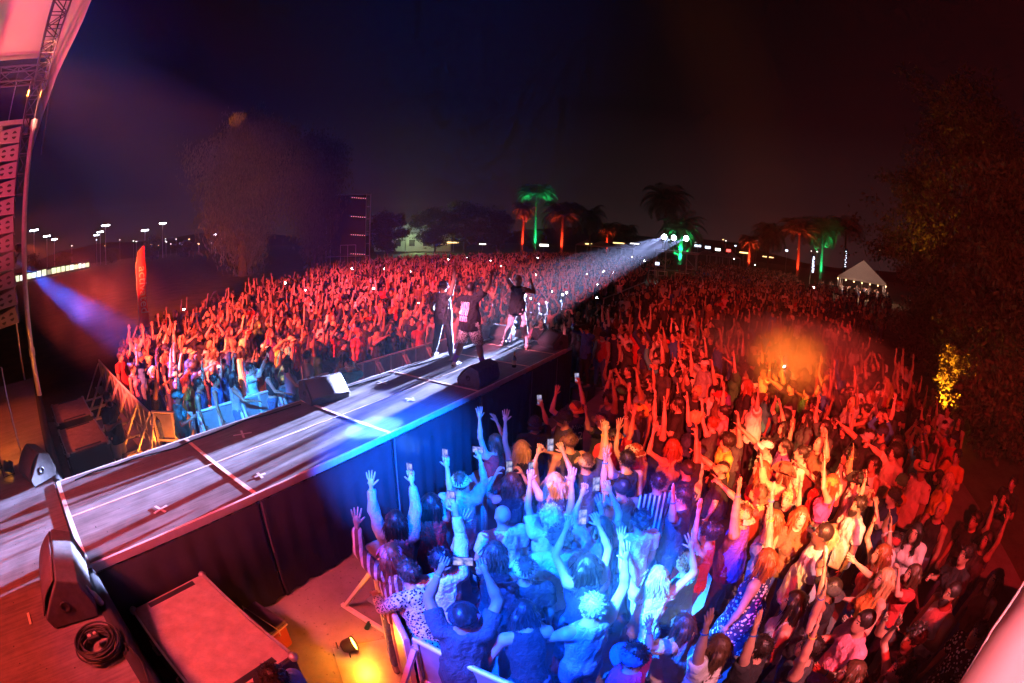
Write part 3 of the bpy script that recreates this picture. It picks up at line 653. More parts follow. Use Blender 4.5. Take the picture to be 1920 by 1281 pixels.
# ------------------------------------------------------------------ bottles
def bottle(loc, h, r, cols, label, name, tilt=0, cat='bottle'):
    e_ = tag(empty(name, loc), label, cat); e_.rotation_euler = (0, tilt, .3)
    b = MB(); b.lathe([(r*.9, 0), (r, .01), (r, h*.5), (r*.85, h*.6), (r*.36, h*.76), (r*.32, h*.9)], 14, cap=True); b.build('glass', cols[0], e_)
    b = MB(); b.lathe([(r*.4, h*.78), (r*.4, h*.97), (r*.36, h)], 12, cap=True); b.build('cap', cols[1], e_)
    b = MB(); b.lathe([(r*1.015, h*.18), (r*1.015, h*.45)], 14); b.build('paper_label', cols[2], e_); return e_
M_GLASSD = mat('dark_bottle_glass', (.01, .015, .012), .08, spec=.8); M_FOIL = mat('gold_foil', (.6, .35, .12), .35, .8); M_PAPER = mat('label_paper', (.5, .4, .3), .7); M_PET = mat('clear_plastic', (.75, .75, .78), .12, spec=.8)
bottle((8.76, .26, DECK), .34, .046, (M_GLASSD, M_FOIL, M_PAPER), 'dark champagne bottle with gold foil neck standing on the catwalk', 'champagne_bottle')
bottle((10.95, 1.55, DECK), .24, .035, (M_PET, M_PAPER, M_PAPER), 'small pale bottle standing at the catwalk end by the left monitor', 'water_bottle')
bottle((-.02, -.66, DECK+.02), .24, .036, (M_PET, M_PET, mat('water_label', (.5, .55, .7), .6)), 'clear plastic water bottle leaning on the big red-lit wedge monitor', 'water_bottle', -.25)

# ------------------------------------------------------------------ subs, cases, cooler, cable coil
M_SUB = mat('road_case_lid', (.34, .25, .2), .7, noise=.22, nscale=7, bump=.2, bscale=60); M_SUBSIDE = mat('sub_paint', (.04, .04, .042), .65, bump=.3, bscale=120)
def subwoofer(c, d, rz, label, lid=True):
    r_ = tag(empty('subwoofer', (c[0], c[1], 0), rz), label, 'subwoofer', 'subwoofers on the ground before the stage')
    b = MB(); b.box((0, 0, d[2]/2), (d[0], d[1], d[2])); bevel(b.build('cabinet', M_SUBSIDE, r_), .02)
    b = MB(); b.box((0, 0, d[2]+.01), (d[0]-.05, d[1]-.05, .024)); bevel(b.build('lid', M_SUB, r_), .006)
    b = MB(); b.box((d[0]/2+.004, 0, d[2]/2), (.02, d[1]-.1, d[2]-.12)); b.build('grille', M_GRILL, r_)
    for y in (-1, 1):
        b = MB(); b.box((d[0]*.02, y*(d[1]/2-.09), d[2]+.024), (d[0]*.62, .07, .006)); b.build('slot_plate', BLACK, r_)
    for sx_ in (-1, 1):
        for sy_ in (-1, 1):
            b = MB(); b.lathe([(.045, -.03), (.048, .01), (.03, .036), (.001, .04)], 10, (sx_*(d[0]/2-.015), sy_*(d[1]/2-.015), d[2]-.0)); b.build('corner_cap', M_STEEL, r_)
        b = MB(); b.box((sx_*(d[0]/2-.008), 0, d[2]+.008), (.03, d[1]-.12, .03)); b.build('edge_trim', M_STEEL, r_)
    for y in (-.5, .5):
        b = MB(); b.box((-d[0]/2-.012, y*d[1]*.6, d[2]*.72), (.02, .1, .12)); b.build('latch', M_STEEL, r_)
    for y in (-.25, .25):
        b = MB(); b.tube([(-d[0]/2-.01, y-.07, d[2]-.12), (-d[0]/2-.045, y-.06, d[2]-.12), (-d[0]/2-.045, y+.06, d[2]-.12), (-d[0]/2-.01, y+.07, d[2]-.12)], .009, 6); b.build('handle', M_STEEL, r_)
    return r_
subwoofer((.8, -.95), (1.02, 1.62, 1.0), R(2), 'broad subwoofer with red-brown lid in the near pit beside the catwalk')
subwoofer((.9, 3.4), (1.0, 1.5, .72), R(-2), 'broad subwoofer lying low in the far pit against the catwalk')
subwoofer((.85, 5.3), (1.0, 1.5, 1.0), R(1), 'subwoofer with cables on top in the far pit, middle of three')
subwoofer((.85, 7.3), (1.0, 1.6, 1.0), R(0), 'subwoofer farthest from the catwalk in the far pit')
cl = tag(empty('cooler_box', (1.62, -.55, 0), R(8)), 'red-brown picnic cooler with pale rim on the pit floor', 'cooler')
M_CREAM = mat('cooler_cream', (.72, .6, .5), .5)
b = MB(); b.box((0, 0, .17), (.34, .5, .34)); bevel(b.build('tub', mat('cooler_tub', (.42, .09, .05), .5, noise=.15), cl), .03)
b = MB(); b.box((0, 0, .352), (.37, .53, .022)); bevel(b.build('rim', M_CREAM, cl), .006)
b = MB(); b.box((0, 0, .395), (.36, .52, .06)); bevel(b.build('lid', mat('cooler_lid', (.09, .06, .07), .5, noise=.2), cl), .02)
b = MB(); b.tube([(0, -.27, .3), (0, -.31, .34), (0, -.31, .42), (0, .31, .42), (0, .31, .34), (0, .27, .3)], .01, 6); b.build('handle', M_CREAM, cl)
def coil(loc, R0, n, label, rr=.009):
    e_ = tag(empty('cable_coil', loc), label, 'cable'); rg = random.Random(5); b = MB()
    for k in range(n):
        ox, oy = rg.uniform(-.03, .03), rg.uniform(-.03, .03); rad = R0*rg.uniform(.72, 1.08); tl = rg.uniform(-.05, .05); z = .012+.012*k*.55
        b.tube([(ox+rad*math.cos(a)*1.05, oy+rad*math.sin(a)*.95, z+tl*math.cos(a+k)*.3+.01) for a in [2*math.pi*i/26 for i in range(27)]], rr, 6, False)
    b.tube([(R0, 0, .02), (R0*1.3, -.12, .015), (R0*1.5, -.35, .012), (R0*1.2, -.6, .012), (R0*1.4, -.9, .012)], rr, 6); b.build('cable', mat('cable_rubber', (.02, .02, .02), .55), e_)
    b = MB(); b.box((0, .02, .12), (.12, .085, .05)); bevel(b.build('power_box', BLACK, e_), .008)
    for dx in (-.03, .03):
        b = MB(); b.lathe([(.019, 0), (.019, .004), (.001, .004)], 12, (dx, .02, .145)); b.build('socket', mat('socket_face', (.55, .45, .42), .5) if dx < 0 else bpy.data.materials['socket_face'], e_)
    return e_
coil((-.24, -1.16, DECK), .2, 15, 'coil of black cable with a power box on the red-lit stage floor')
b = MB(); b.box((-.9, -.43, DECK+.003), (.03, .17, .004)); tag(b.build('tape_mark', mat('white_tape', (.75, .72, .7), .6)), 'short white tape mark on the stage floor', 'tape')
b = MB(); b.box((0, 0, .004), (.1, .02, .006)); o = tag(b.build('paper_scrap', bpy.data.materials['white_tape'], None, (-.62, -.62, DECK+.003)), 'small white paper scrap on the red-lit stage floor', 'scrap'); o.rotation_euler.z = 1.1
# mic stand and amber floor lamps on the main stage
ms = tag(empty('microphone_stand', (-.5, 2.95, DECK)), 'tall thin microphone stand on the main stage by the amber lamps', 'mic stand')
b = MB(); b.lathe([(.14, 0), (.14, .015), (.03, .03), (.012, .05)], 18, cap=True); b.build('base', BLACK, ms)
b = MB(); b.tube([(0, 0, .03), (0, 0, 1.5)], .011, 8); b.build('pole', M_STEEL, ms)
b = MB(); b.tube([(0, 0, 1.5), (-.12, 0, 1.58)], [.012, .02], 8); b.lathe([(.02, 0), (.03, .02), (.028, .05), (.01, .065)], 12, (-.13, 0, 1.57)); b.build('microphone', BLACK, ms)
M_AMBLENS = emis('amber_lens', (1, .3, .02), 14)
for (x, y), lab in (((-.86, 2.95), 'amber floor lamp glowing beside the microphone stand, nearer the catwalk'), ((-1.12, 3.35), 'amber floor lamp glowing at the left picture edge')):
    fl = tag(empty('floor_lamp', (x, y, DECK)), lab, 'lamp', 'amber floor lamps on the main stage')
    Ml = Matrix.Rotation(R(-35), 4, 'X') @ Matrix.Rotation(R(18), 4, 'Y'); b = MB(); b.lathe([(.07, 0), (.09, .05), (.095, .16), (.085, .17)], 18, (0, 0, .05), False, Ml); b.build('can', BLACK, fl)
    b = MB(); b.lathe([(.08, .15), (.001, .155)], 18, (0, 0, .05), False, Ml); b.build('lens', M_AMBLENS, fl)
    b = MB(); b.tube([(-.11, 0, 0), (-.11, 0, .13)], .01, 6); b.tube([(.11, 0, 0), (.11, 0, .13)], .01, 6); b.tube([(-.11, 0, .012), (.11, 0, .012)], .01, 6); b.build('yoke', BLACK, fl)
    lamp('floor_lamp_light', (x+.05, y-.05, DECK+.3), (x+.3, y+2.5, DECK), AMB, 130, 70, .8, .06)

# ------------------------------------------------------------------ roof, mast, loudspeaker column
M_TRUSS = mat('truss_alu', (.05, .045, .05), .5, .1, noise=.2); M_FABRIC = mat('white_canopy', (.8, .78, .78), .8, noise=.06, nscale=1.2, bump=.12, bscale=3)
_n = M_FABRIC.node_tree; _tr = _n.nodes.new('ShaderNodeBsdfTranslucent'); _tr.inputs[0].default_value = (.75, .72, .72, 1); _ms = _n.nodes.new('ShaderNodeMixShader'); _ms.inputs[0].default_value = .38
_n.links.new(_n.nodes['Principled BSDF'].outputs[0], _ms.inputs[1]); _n.links.new(_tr.outputs[0], _ms.inputs[2]); _n.links.new(_ms.outputs[0], _n.nodes['Material Output'].inputs['Surface'])
def truss(b, a, c, wd=.4, n=None, r=.022):
    a = Vector(a); c = Vector(c); d = (c-a); L = d.length; d.normalize(); up = Vector((0, 0, 1)) if abs(d.z) < .9 else Vector((1, 0, 0)); s = d.cross(up).normalized(); u = s.cross(d); n = n or max(2, int(L/.55))
    cs = [s*x*wd/2+u*y*wd/2 for x, y in ((-1, -1), (1, -1), (1, 1), (-1, 1))]
    for o_ in cs: b.tube([a+o_, c+o_], r, 6)
    for k in range(n):
        p0 = a+d*L*k/n; p1 = a+d*L*(k+1)/n
        for j in range(4):
            q0, q1 = cs[j], cs[(j+1) % 4]; b.tube([p0+(q0 if k % 2 else q1), p1+(q1 if k % 2 else q0)], r*.55, 5, False); b.tube([p0+q0, p0+q1], r*.5, 5, False)
roof = tag(empty('stage_roof', (.05, 7.3, DECK)), 'pink-lit white stage roof with trusses in the upper left corner', 'stage roof')
b = MB(); truss(b, (.0, 8.0, 8.72), (.0, -8.5, 8.72), .36); child_at(b.build('front_truss', M_TRUSS), roof)
b = MB(); truss(b, (-.2, 7.5, 8.72), (-9, 7.5, 8.72), .36); child_at(b.build('side_truss', M_TRUSS), roof)
b = MB(); truss(b, (-.2, 3.2, 9.55), (-9, 3.6, 9.55), .42); child_at(b.build('rafter_truss', M_TRUSS), roof)
b = MB(); truss(b, (-.1, 7.35, 5.9), (-.1, 7.35, 8.55), .3, 6); child_at(b.build('tower_truss', M_TRUSS), roof)
b = MB(); b.tube([(.06, 7.1, DECK), (.06, 7.1, 7.4)], .07, 14); b.tube([(.06, 7.1, 2.45), (.06, 7.1, 2.62)], .09, 14); b.tube([(.06, 7.1, 7.3), (.06, 7.1, 7.5)], .1, 12); child_at(b.build('mast', M_STEEL), roof)
for i in range(4):                                               # roof skin in four cloth bays
    y1 = 7.65-4.0*i; y0 = y1-4.0; b = MB(); vs_ = []; nx, ny = 10, 6
    for ix in range(nx+1):
        for iy in range(ny+1):
            x = .05-9.2*ix/nx; y = y0+(y1-y0)*iy/ny; c_ = 1-((y-.2)/8)**2; vs_.append((x, y, 9.0+1.5*max(0, c_)+.07*math.sin(math.pi*ix/nx*4)*math.sin(math.pi*iy/ny)))
    b.add(vs_, [(ix*(ny+1)+iy, (ix+1)*(ny+1)+iy, (ix+1)*(ny+1)+iy+1, ix*(ny+1)+iy+1) for ix in range(nx) for iy in range(ny)], True); o = child_at(b.build('roof_cloth', M_FABRIC), roof); md = o.modifiers.new('t', 'SOLIDIFY'); md.thickness = .01
b = MB(); vs_ = []; n = 30                                       # loose front flap that ends in a hanging tip
for k in range(n+1):
    y = 9.4-17*k/n; t = max(0, (y-5.4)/4.0); z0 = 9.02 if y < 7.6 else 9.02-.85*(y-7.6); wd = .62 if y < 6 else .62*max(.02, 1-((y-6)/3.4)**1.4); c_ = max(0, 1-((min(y, 7.6)-.2)/8)**2)*1.2
    vs_ += [(.08, y, z0+c_), (.08+wd*.5, y, z0+c_+.02-.12*t), (.08+wd, y, z0+c_-.12-.35*t)]
b.add(vs_, [(3*k+j, 3*k+j+1, 3*(k+1)+j+1, 3*(k+1)+j) for k in range(n) for j in range(2)], True); o = child_at(b.build('front_flap', M_FABRIC), roof); md = o.modifiers.new('t', 'SOLIDIFY'); md.thickness = .008
b = MB(); b.tube([(.42, 8.5, 7.0), (.42, 8.5, 9.6)], .022, 8); child_at(b.build('flag_pole', M_TRUSS), roof)
arr = tag(empty('line_array', (-.5, 7.9, 7.6)), 'tall hanging column of pale loudspeaker cabinets at the left edge', 'loudspeaker')
M_CAB = mat('cabinet_paint', (.27, .24, .25), .6, noise=.12, nscale=10, bump=.2, bscale=90)
x_, z_, th = -.3, 7.45, R(-2)
b = MB(); b.box((-.55, 7.9, 7.56), (.9, 1.15, .09)); child_at(b.build('fly_frame', M_STEEL), arr)
b = MB(); b.bar((-.75, 7.9, 7.6), (-.75, 7.9, 8.7), .03); b.bar((-.3, 7.9, 7.6), (-.3, 7.9, 8.7), .03); child_at(b.build('chain', M_STEEL), arr)
for k in range(11):
    ca, sa = math.cos(th), math.sin(th); h = .37
    def pt(u, v, y): return (x_+u*ca+v*sa, y, z_-u*sa*1.0+v*ca if False else z_+u*sa*-1+v*ca)
    b = MB(); prof = [(0, 0), (0, -h), (-.62, -h*.86), (-.62, -h*.14)]; vs_ = [pt(u, v, 7.35) for u, v in prof]+[pt(u, v, 8.45) for u, v in prof]
    b.add(vs_, [(3, 2, 1, 0), (4, 5, 6, 7)]+[(j, (j+1) % 4, 4+(j+1) % 4, 4+j) for j in range(4)]); cab = child_at(bevel(b.build('cabinet', M_CAB), .012), arr)
    for u in (-.17, -.42):
        b = MB(); hole = []
        for half in (-1, 1):
            ang = [half*math.pi/2+(-1.25+2.5*i/8) for i in range(9)]; pts = [pt(u+.07*math.cos(a), -h/2+.02*half*.4+.085*math.sin(a), 7.346) for a in ang]; b.add(pts, [tuple(range(9)) if half > 0 else tuple(range(9))])
        o = b.build('vent', BLACK); o.parent = cab
    b = MB(); b.add([pt(.004, -.02, 7.38), pt(.004, -h+.02, 7.38), pt(.004, -h+.02, 8.42), pt(.004, -.02, 8.42)], [(0, 1, 2, 3)]); o = b.build('grille', M_GRILL); o.parent = cab
    x_ += -h*sa*1.0-.0; z_ -= (h+.022)*ca; th -= R(.4+.35*k*.25); x_ -= .012*k*.5

# ------------------------------------------------------------------ barricades
M_PANEL = mat('barricade_sheet', (.5, .5, .52), .42, .55, noise=.18, nscale=4, bump=.08, bscale=8)
def barricade_parts():
    """origin at the foot, length along x, pit side = -y"""
    P = {}
    b = MB(); b.box((0, 0, .60), (.98, .012, 1.06)); P['sheet'] = b.mesh('sheet', [M_PANEL])
    b = MB(); b.tube([(-.5, 0, 1.17), (.5, 0, 1.17)], .028, 10); P['top_rail'] = b.mesh('top_rail', [M_ALU])
    b = MB(); b.box((0, 0, .585), (.05, .05, 1.13)); P['post'] = b.mesh('post', [M_ALU])
    b = MB(); b.bar((0, -.04, 1.08), (0, -.72, .06), .05, .04); P['brace'] = b.mesh('brace', [M_ALU])
    b = MB(); b.bar((0, -.04, .035), (0, -.78, .035), .05, .05); P['foot'] = b.mesh('foot', [M_ALU])
    b = MB(); b.box((0, -.028, .58), (.9, .03, .05)); P['mid_rail'] = b.mesh('mid_rail', [M_ALU])
    b = MB(); b.box((0, .34, .012), (.98, .64, .02)); P['tread_plate'] = b.mesh('tread_plate', [M_STEEL])
    b = MB(); b.box((0, -.2, .38), (.86, .26, .02)); P['step'] = b.mesh('step', [M_STEEL])
    return P
BP = barricade_parts()
def barricade(x, y, rz, label, group, L=1.02, step=True):
    r_ = tag(empty('barricade', (x, y, .0), rz), label, 'barricade', group); r_.scale = (L, 1, 1)
    for nm in ('sheet', 'top_rail', 'mid_rail', 'tread_plate')+(('step',) if step else ()): link(nm, BP[nm], r_)
    for x_ in (-.47, 0, .47): link('post', BP['post'], r_, (x_, 0, 0))
    for x_ in (-.47, .47): link('brace', BP['brace'], r_, (x_, 0, 0)); link('foot', BP['foot'], r_, (x_, 0, 0))
    return r_
GL = 'barricades along the far pit'
ordn = ['first', 'second', 'third', 'fourth', 'fifth', 'sixth', 'seventh', 'eighth', 'ninth', 'tenth']
for k in range(8): barricade(3.85+1.05*k, 4.2, 0, '%s barricade from the bent corner along the far side of the catwalk%s' % (ordn[k], ', lit blue' if k < 2 else ''), GL)
barricade(2.92, 4.62, R(-48), 'angled corner barricade lit orange and pink beyond the catwalk', GL, 1.05)
for k in range(6): barricade(2.5, 5.5+1.05*k, R(-90), '%s barricade back from the orange corner, running away from the catwalk' % ordn[k], GL)
GR = 'barricades along the near pit'
barricade(2.36, -1.98, R(57), 'angled corner barricade above the orange ground lamp', GR, 1.1)
for k in range(3): barricade(2.12, -2.98-1.05*k, R(-90), ['pink-railed barricade nearest the orange ground lamp', 'pink-railed barricade in the middle of the bottom row', 'barricade at the bottom picture edge under the blue crowd'][k], GR, 1.02, False)
for k in range(5): barricade(3.2+1.05*k, -1.5, R(180), '%s barricade from the near corner beside the catwalk skirt' % ordn[k], GR)
# par can under the near corner
pc = tag(empty('ground_lamp', (2.14, -1.32, 0)), 'orange ground lamp glaring under the near corner barricade', 'lamp')
Ml = Matrix.Rotation(R(70), 4, 'Y') @ Matrix.Rotation(0, 4, 'X'); Ml = Matrix.Rotation(R(-35), 4, 'Z') @ Ml
b = MB(); b.lathe([(.06, 0), (.085, .04), (.09, .15), (.1, .16)], 18, (0, 0, .12), False, Ml); b.build('can', BLACK, pc)
b = MB(); b.lathe([(.085, .14), (.001, .145)], 18, (0, 0, .12), False, Ml); b.build('lens', emis('orange_lens', (1, .35, .04), 30), pc)
b = MB(); b.box((0, 0, .01), (.22, .16, .02)); b.bar((0, -.1, .02), (0, -.1, .14), .012); b.bar((0, .1, .02), (0, .1, .14), .012); b.build('yoke', BLACK, pc)
_p = (2.1, -1.25, .3); lamp('ground_lamp_light', (2.3, -1.45, .5), (2.0, -1.35, 0.0), (1, .15, .006), 45, 165, .6, .05); lamp('ground_lamp_light', (2.24, -1.4, .16), (2.75, -1.9, .9), (1, .2, .01), 260, 110, .7, .04)
lamp('ground_lamp_light', (2.2, -1.55, .34), (2.05, -1.5, .0), (1, .3, .02), 22, 140, .9, .04)
pc2 = tag(empty('ground_lamp', (2.5, 4.05, 0)), 'amber ground lamp glowing behind the far orange corner barricade', 'lamp')
b = MB(); b.lathe([(.06, 0), (.085, .04), (.09, .15), (.1, .16)], 18, (0, 0, .12), False, Matrix.Rotation(R(60), 4, 'Z') @ Matrix.Rotation(R(50), 4, 'Y')); b.build('can', BLACK, pc2)
b = MB(); b.lathe([(.085, .14), (.001, .145)], 18, (0, 0, .12), False, Matrix.Rotation(R(60), 4, 'Z') @ Matrix.Rotation(R(50), 4, 'Y')); b.build('lens', bpy.data.materials['orange_lens'], pc2)
b = MB(); b.box((0, 0, .01), (.22, .16, .02)); b.bar((0, -.1, .02), (0, -.1, .14), .012); b.bar((0, .1, .02), (0, .1, .14), .012); b.build('yoke', BLACK, pc2)
lamp('ground_lamp_light', (2.58, 4.15, .25), (3.0, 4.9, .75), (1, .16, .012), 110, 150, .7, .04); lamp('ground_lamp_light', (2.3, 4.3, .25), (2.2, 7.5, .6), (1, .2, .015), 110, 70, .7, .04)
can_ = tag(empty('drink_can', (2.66, -1.22, .032), .4), 'dark crushed drink can lying on the pit floor by the barricade', 'can')
b = MB(); b.lathe([(.026, -.06), (.032, -.05), (.031, .02), (.032, .05), (.026, .06)], 14, cap=True, M=Matrix.Rotation(math.pi/2, 4, 'Y')); b.build('shell', mat('can_green', (.02, .09, .07), .35, .5), can_)
b = MB(); b.lathe([(.024, .061), (.001, .061)], 12, M=Matrix.Rotation(math.pi/2, 4, 'Y')); b.build('end', M_ALU, can_)

# aisle rails that run to the mixing tower
for k, (pa, pb, lab) in enumerate((((1110, 588), (1238, 528), 'nearer line of low pale-topped rails leading to the mixing tower'), ((1132, 560), (1210, 529), 'farther line of low pale-topped rails leading to the mixing tower'))):
    A = at(*pa, 1.1); B = at(*pb, 1.1); n = int(np.linalg.norm(B-A)/2.2); r_ = tag(empty('aisle_rail', (A[0], A[1], 0)), lab, 'railing', 'rails of the aisle')
    for i in range(n):
        p0 = A+(B-A)*(i+.03)/n; p1 = A+(B-A)*(i+.97)/n; b = MB(); b.bar((*p0[:2], 1.1), (*p1[:2], 1.1), .07, .06); o = child_at(b.build('top_rail', M_PANEL), r_)
        b = MB(); b.bar((*p0[:2], .55), (*p1[:2], .55), .02, 1.0); child_at(b.build('panel', M_SKIRT), r_)
        b = MB(); b.bar((*p0[:2], 0), (*p0[:2], 1.1), .05); child_at(b.build('post', M_STEEL), r_)

# ------------------------------------------------------------------ white tent corner beside the camera
tnt = tag(empty('canopy_tent', (1.2, -7.6, 0)), 'pink-lit white canopy roof cutting off the lower right corner', 'tent')
c0, c1, c2 = at(1945, 1050, 2.6), at(1862, 1178, 2.66), at(1796, 1290, 2.6)
pk = Vector((.9, -8.3, 3.1)); far = Vector((3.05, -8.9, 2.75)); back = Vector((-.6, -6.6, 2.5)); bk2 = Vector((-.6, -10, 2.5)); fr2 = Vector((2.9, -10.2, 2.6))
edge = [Vector(c0+(c0-c1)*1.2), Vector(c0), Vector(c1), Vector(c2), Vector(c2+(c2-c1)*.9)]
b = MB(); edge2 = []
for i in range(len(edge)-1):
    for t in (0, .33, .66): edge2.append(edge[i].lerp(edge[i+1], t))
edge2.append(edge[-1]); n = 8; vs_ = []
for p_ in edge2:
    for k in range(n+1):
        q = p_.lerp(pk, k/n); q.z += .02*math.sin(k*2.2+p_.y*3); vs_.append(q)
b.add(vs_, [(i*(n+1)+k, (i+1)*(n+1)+k, (i+1)*(n+1)+k+1, i*(n+1)+k+1) for i in range(len(edge2)-1) for k in range(n)], True)
b.add([edge2[-1], back, pk], [(0, 1, 2)]); b.add([edge2[0], fr2, pk], [(1, 0, 2)]); b.add([back, bk2, pk], [(0, 1, 2)]); b.add([bk2, fr2, pk], [(0, 1, 2)])
o = child_at(b.build('roof_cloth', M_FABRIC), tnt); md = o.modifiers.new('t', 'SOLIDIFY'); md.thickness = .006
b = MB(); b.tube([v+Vector((0, 0, -.012)) for v in edge2], .012, 6); child_at(b.build('hem', M_FABRIC), tnt)
for v in (edge2[0], edge2[-1], bk2, fr2):
    b = MB(); b.tube([(v.x, v.y, 0), (v.x, v.y, v.z-.02)], .025, 8); child_at(b.build('leg', M_STEEL), tnt)

# ------------------------------------------------------------------ feather flag with its lettering
fb = bearing(262, 610, 24.0); ft = bearing(270, 462, 24.0); fl = tag(empty('feather_flag', (fb[0], fb[1], 0)), 'tall red feather flag with thin pale lettering at the left of the crowd', 'flag')
d_ = fb[:2]-CAM[:2]; d_ /= np.linalg.norm(d_); sd = Vector((d_[1], -d_[0], 0)); H = 4.55
b = MB(); b.tube([(0, 0, 0), (0, 0, H*.8), sd*.12+Vector((0, 0, H*.94)), sd*.45+Vector((0, 0, H+.02))], [.025, .018, .012, .008], 8); b.build('pole', M_STEEL, fl)
b = MB(); vs_ = []; n = 24
for k in range(n+1):
    t = k/n; z = .7+(H-.7)*t; l = sd*(.02 if t < .8 else .02+.4*((t-.8)/.2)**1.6); r_w = sd*(.52+.03*math.sin(k*.5)); vs_ += [l+Vector((0, 0, z)), l.lerp(r_w, .5)+Vector((d_[0]*.03*math.sin(k*.4), d_[1]*.03*math.sin(k*.4), z)), r_w+Vector((0, 0, z))]
b.add(vs_, [(3*k+j, 3*k+j+1, 3*(k+1)+j+1, 3*(k+1)+j) for k in range(n) for j in range(2)], True); o = b.build('cloth', mat('flag_red', (.75, .03, .06), .7, bump=.15, bscale=4), fl); md = o.modifiers.new('t', 'SOLIDIFY'); md.thickness = .006
def letters(txt, size, mt_, parent, origin, ux, uz, name='lettering', ext=.002, align='LEFT'):
    cu = bpy.data.curves.new('t', 'FONT'); cu.body = txt; cu.size = size; cu.extrude = ext; cu.align_x = align; cu.resolution_u = 3
    tmp = bpy.data.objects.new('t', cu); COL.objects.link(tmp); bpy.context.view_layer.update(); dg = bpy.context.evaluated_depsgraph_get(); me = bpy.data.meshes.new_from_object(tmp.evaluated_get(dg)); bpy.data.objects.remove(tmp); me.materials.clear(); me.materials.append(mt_)
    o = link(name, me, parent); ux = Vector(ux).normalized(); uz = Vector(uz).normalized(); w_ = ux.cross(uz); o.matrix_local = Matrix(((ux.x, uz.x, w_.x, origin[0]), (ux.y, uz.y, w_.y, origin[1]), (ux.z, uz.z, w_.z, origin[2]), (0, 0, 0, 1))); return o
M_PRINT = mat('pale_print', (.75, .5, .55), .7); dv = Vector((d_[0], d_[1], 0))
letters('activated', .62, M_PRINT, fl, sd*.16-dv*.06+Vector((0, 0, 3.6)), (0, 0, -1), sd)
# ------------------------------------------------------------------ trees
M_BARK = mat('bark', (.09, .065, .045), .9, noise=.4, nscale=5, bump=.6, bscale=14)
def leaf_mat(name, c): 
    mt, nt, b = newmat(name); gi = node(nt, 'ShaderNodeNewGeometry'); rp = node(nt, 'ShaderNodeValToRGB'); rp.color_ramp.elements[0].color = (*[x*.55 for x in c], 1); rp.color_ramp.elements[1].color = (*[x*1.5 for x in c], 1)
    nt.links.new(gi.outputs['Random Per Island'], rp.inputs[0]); nt.links.new(rp.outputs[0], b.inputs['Base Color']); b.inputs['Roughness'].default_value = .6; return mt
M_LEAF = leaf_mat('leaf_green', (.06, .085, .03)); M_LEAF2 = leaf_mat('leaf_olive', (.085, .08, .035)); M_FROND = leaf_mat('palm_frond', (.06, .085, .04))
def leaves_np(P, D, L, W_):
    """one bent leaf of two quads at each point"""
    n = len(P); D = D/np.linalg.norm(D, axis=1)[:, None]; rv = np.random.normal(size=(n, 3)); S = np.cross(D, rv); S /= np.linalg.norm(S, axis=1)[:, None]; L = L[:, None]; W_ = W_[:, None]; U = np.cross(S, D)
    mid = P+D*L*.5+U*L*.08; tip = P+D*L
    V = np.stack([P, mid+S*W_*.5, tip, mid-S*W_*.5], 1).reshape(-1, 3); b0 = np.arange(n)[:, None]*4
    return V, b0+np.array([[0, 1, 2, 3]])
def tree(name, loc, h, rad, n, label, cat='tree', weep=False, lm=M_LEAF, base=.25, seed=1, leaf=.22, group=None, lobes=11, trunk_r=None):
    rg = np.random.RandomState(seed); r_ = tag(empty(name, (loc[0], loc[1], 0)), label, cat, group); tr = trunk_r or h*.022
    b = MB(); top = Vector((rg.uniform(-.1, .1)*rad, rg.uniform(-.1, .1)*rad, h*.72)); trunk = [Vector((0, 0, -.1)), Vector((.03*h*rg.uniform(-1, 1), .03*h*rg.uniform(-1, 1), h*.3)), top]; b.tube(trunk, [tr*1.3, tr, tr*.35], 9)
    cs = []
    for k in range(lobes):
        a = 2*math.pi*(k/lobes)*2.4+rg.uniform(-.4, .4); f_ = (k+.5)/lobes; z = h*(base+(.93-base)*f_**.85); prof = math.sin(math.pi*min(1, .22+.78*(1-f_)))**.7
        rr = rad*prof*rg.uniform(.35, .72); c = np.array([rr*math.cos(a), rr*math.sin(a), z]); cs.append((c, rad*rg.uniform(.3, .5), h*rg.uniform(.08, .14)))
        s0 = Vector(trunk[1]).lerp(trunk[2], min(1, max(0, (z/h-.35)/.5)*.9)); md_ = s0.lerp(Vector(c), .5)+Vector((0, 0, h*.03)); b.tube([s0, md_, Vector(c)], [tr*.4, tr*.25, tr*.08], 6)
    cs.append((np.array([top.x, top.y, h*.88]), rad*.36, h*.12)); b.build('trunk', M_BARK, r_)
    P = []; D = []
    for c, rx, rz in cs:
        m_ = n//len(cs); u = rg.normal(size=(m_, 3)); u /= np.linalg.norm(u, axis=1)[:, None]; q = rg.uniform(.25, 1.05, m_)**.5; cl = rg.normal(size=(40, 3))*np.array([rx, rx, rz])*.55
        p_ = c+u*q[:, None]*np.array([rx, rx, rz])*rg.uniform(.7, 1.2, (m_, 1)); pick = rg.randint(0, 40, m_); p_ = np.where((rg.uniform(size=m_) < .6)[:, None], c+cl[pick]+rg.normal(size=(m_, 3))*np.array([rx, rx, rz])*.14, p_)
        if weep: dl = rg.uniform(0, 1, m_)**1.5*h*.22; p_[:, 2] -= dl*(rg.uniform(size=m_) < .75); d = np.stack([rg.normal(size=m_)*.25, rg.normal(size=m_)*.25, -np.ones(m_)], 1)
        else: d = rg.normal(size=(m_, 3))+np.array([0, 0, -.2])+u*.6
        P.append(p_); D.append(d)
    P = np.concatenate(P); D = np.concatenate(D); P[:, 2] = np.maximum(P[:, 2], .3); V, F = leaves_np(P, D, rg.uniform(.6, 1.3, len(P))*leaf*(1.6 if weep else 1), rg.uniform(.6, 1.2, len(P))*leaf*(.45 if weep else .6))
    link('crown', mesh_np('crown', V, F, [lm], None, False), r_); return r_
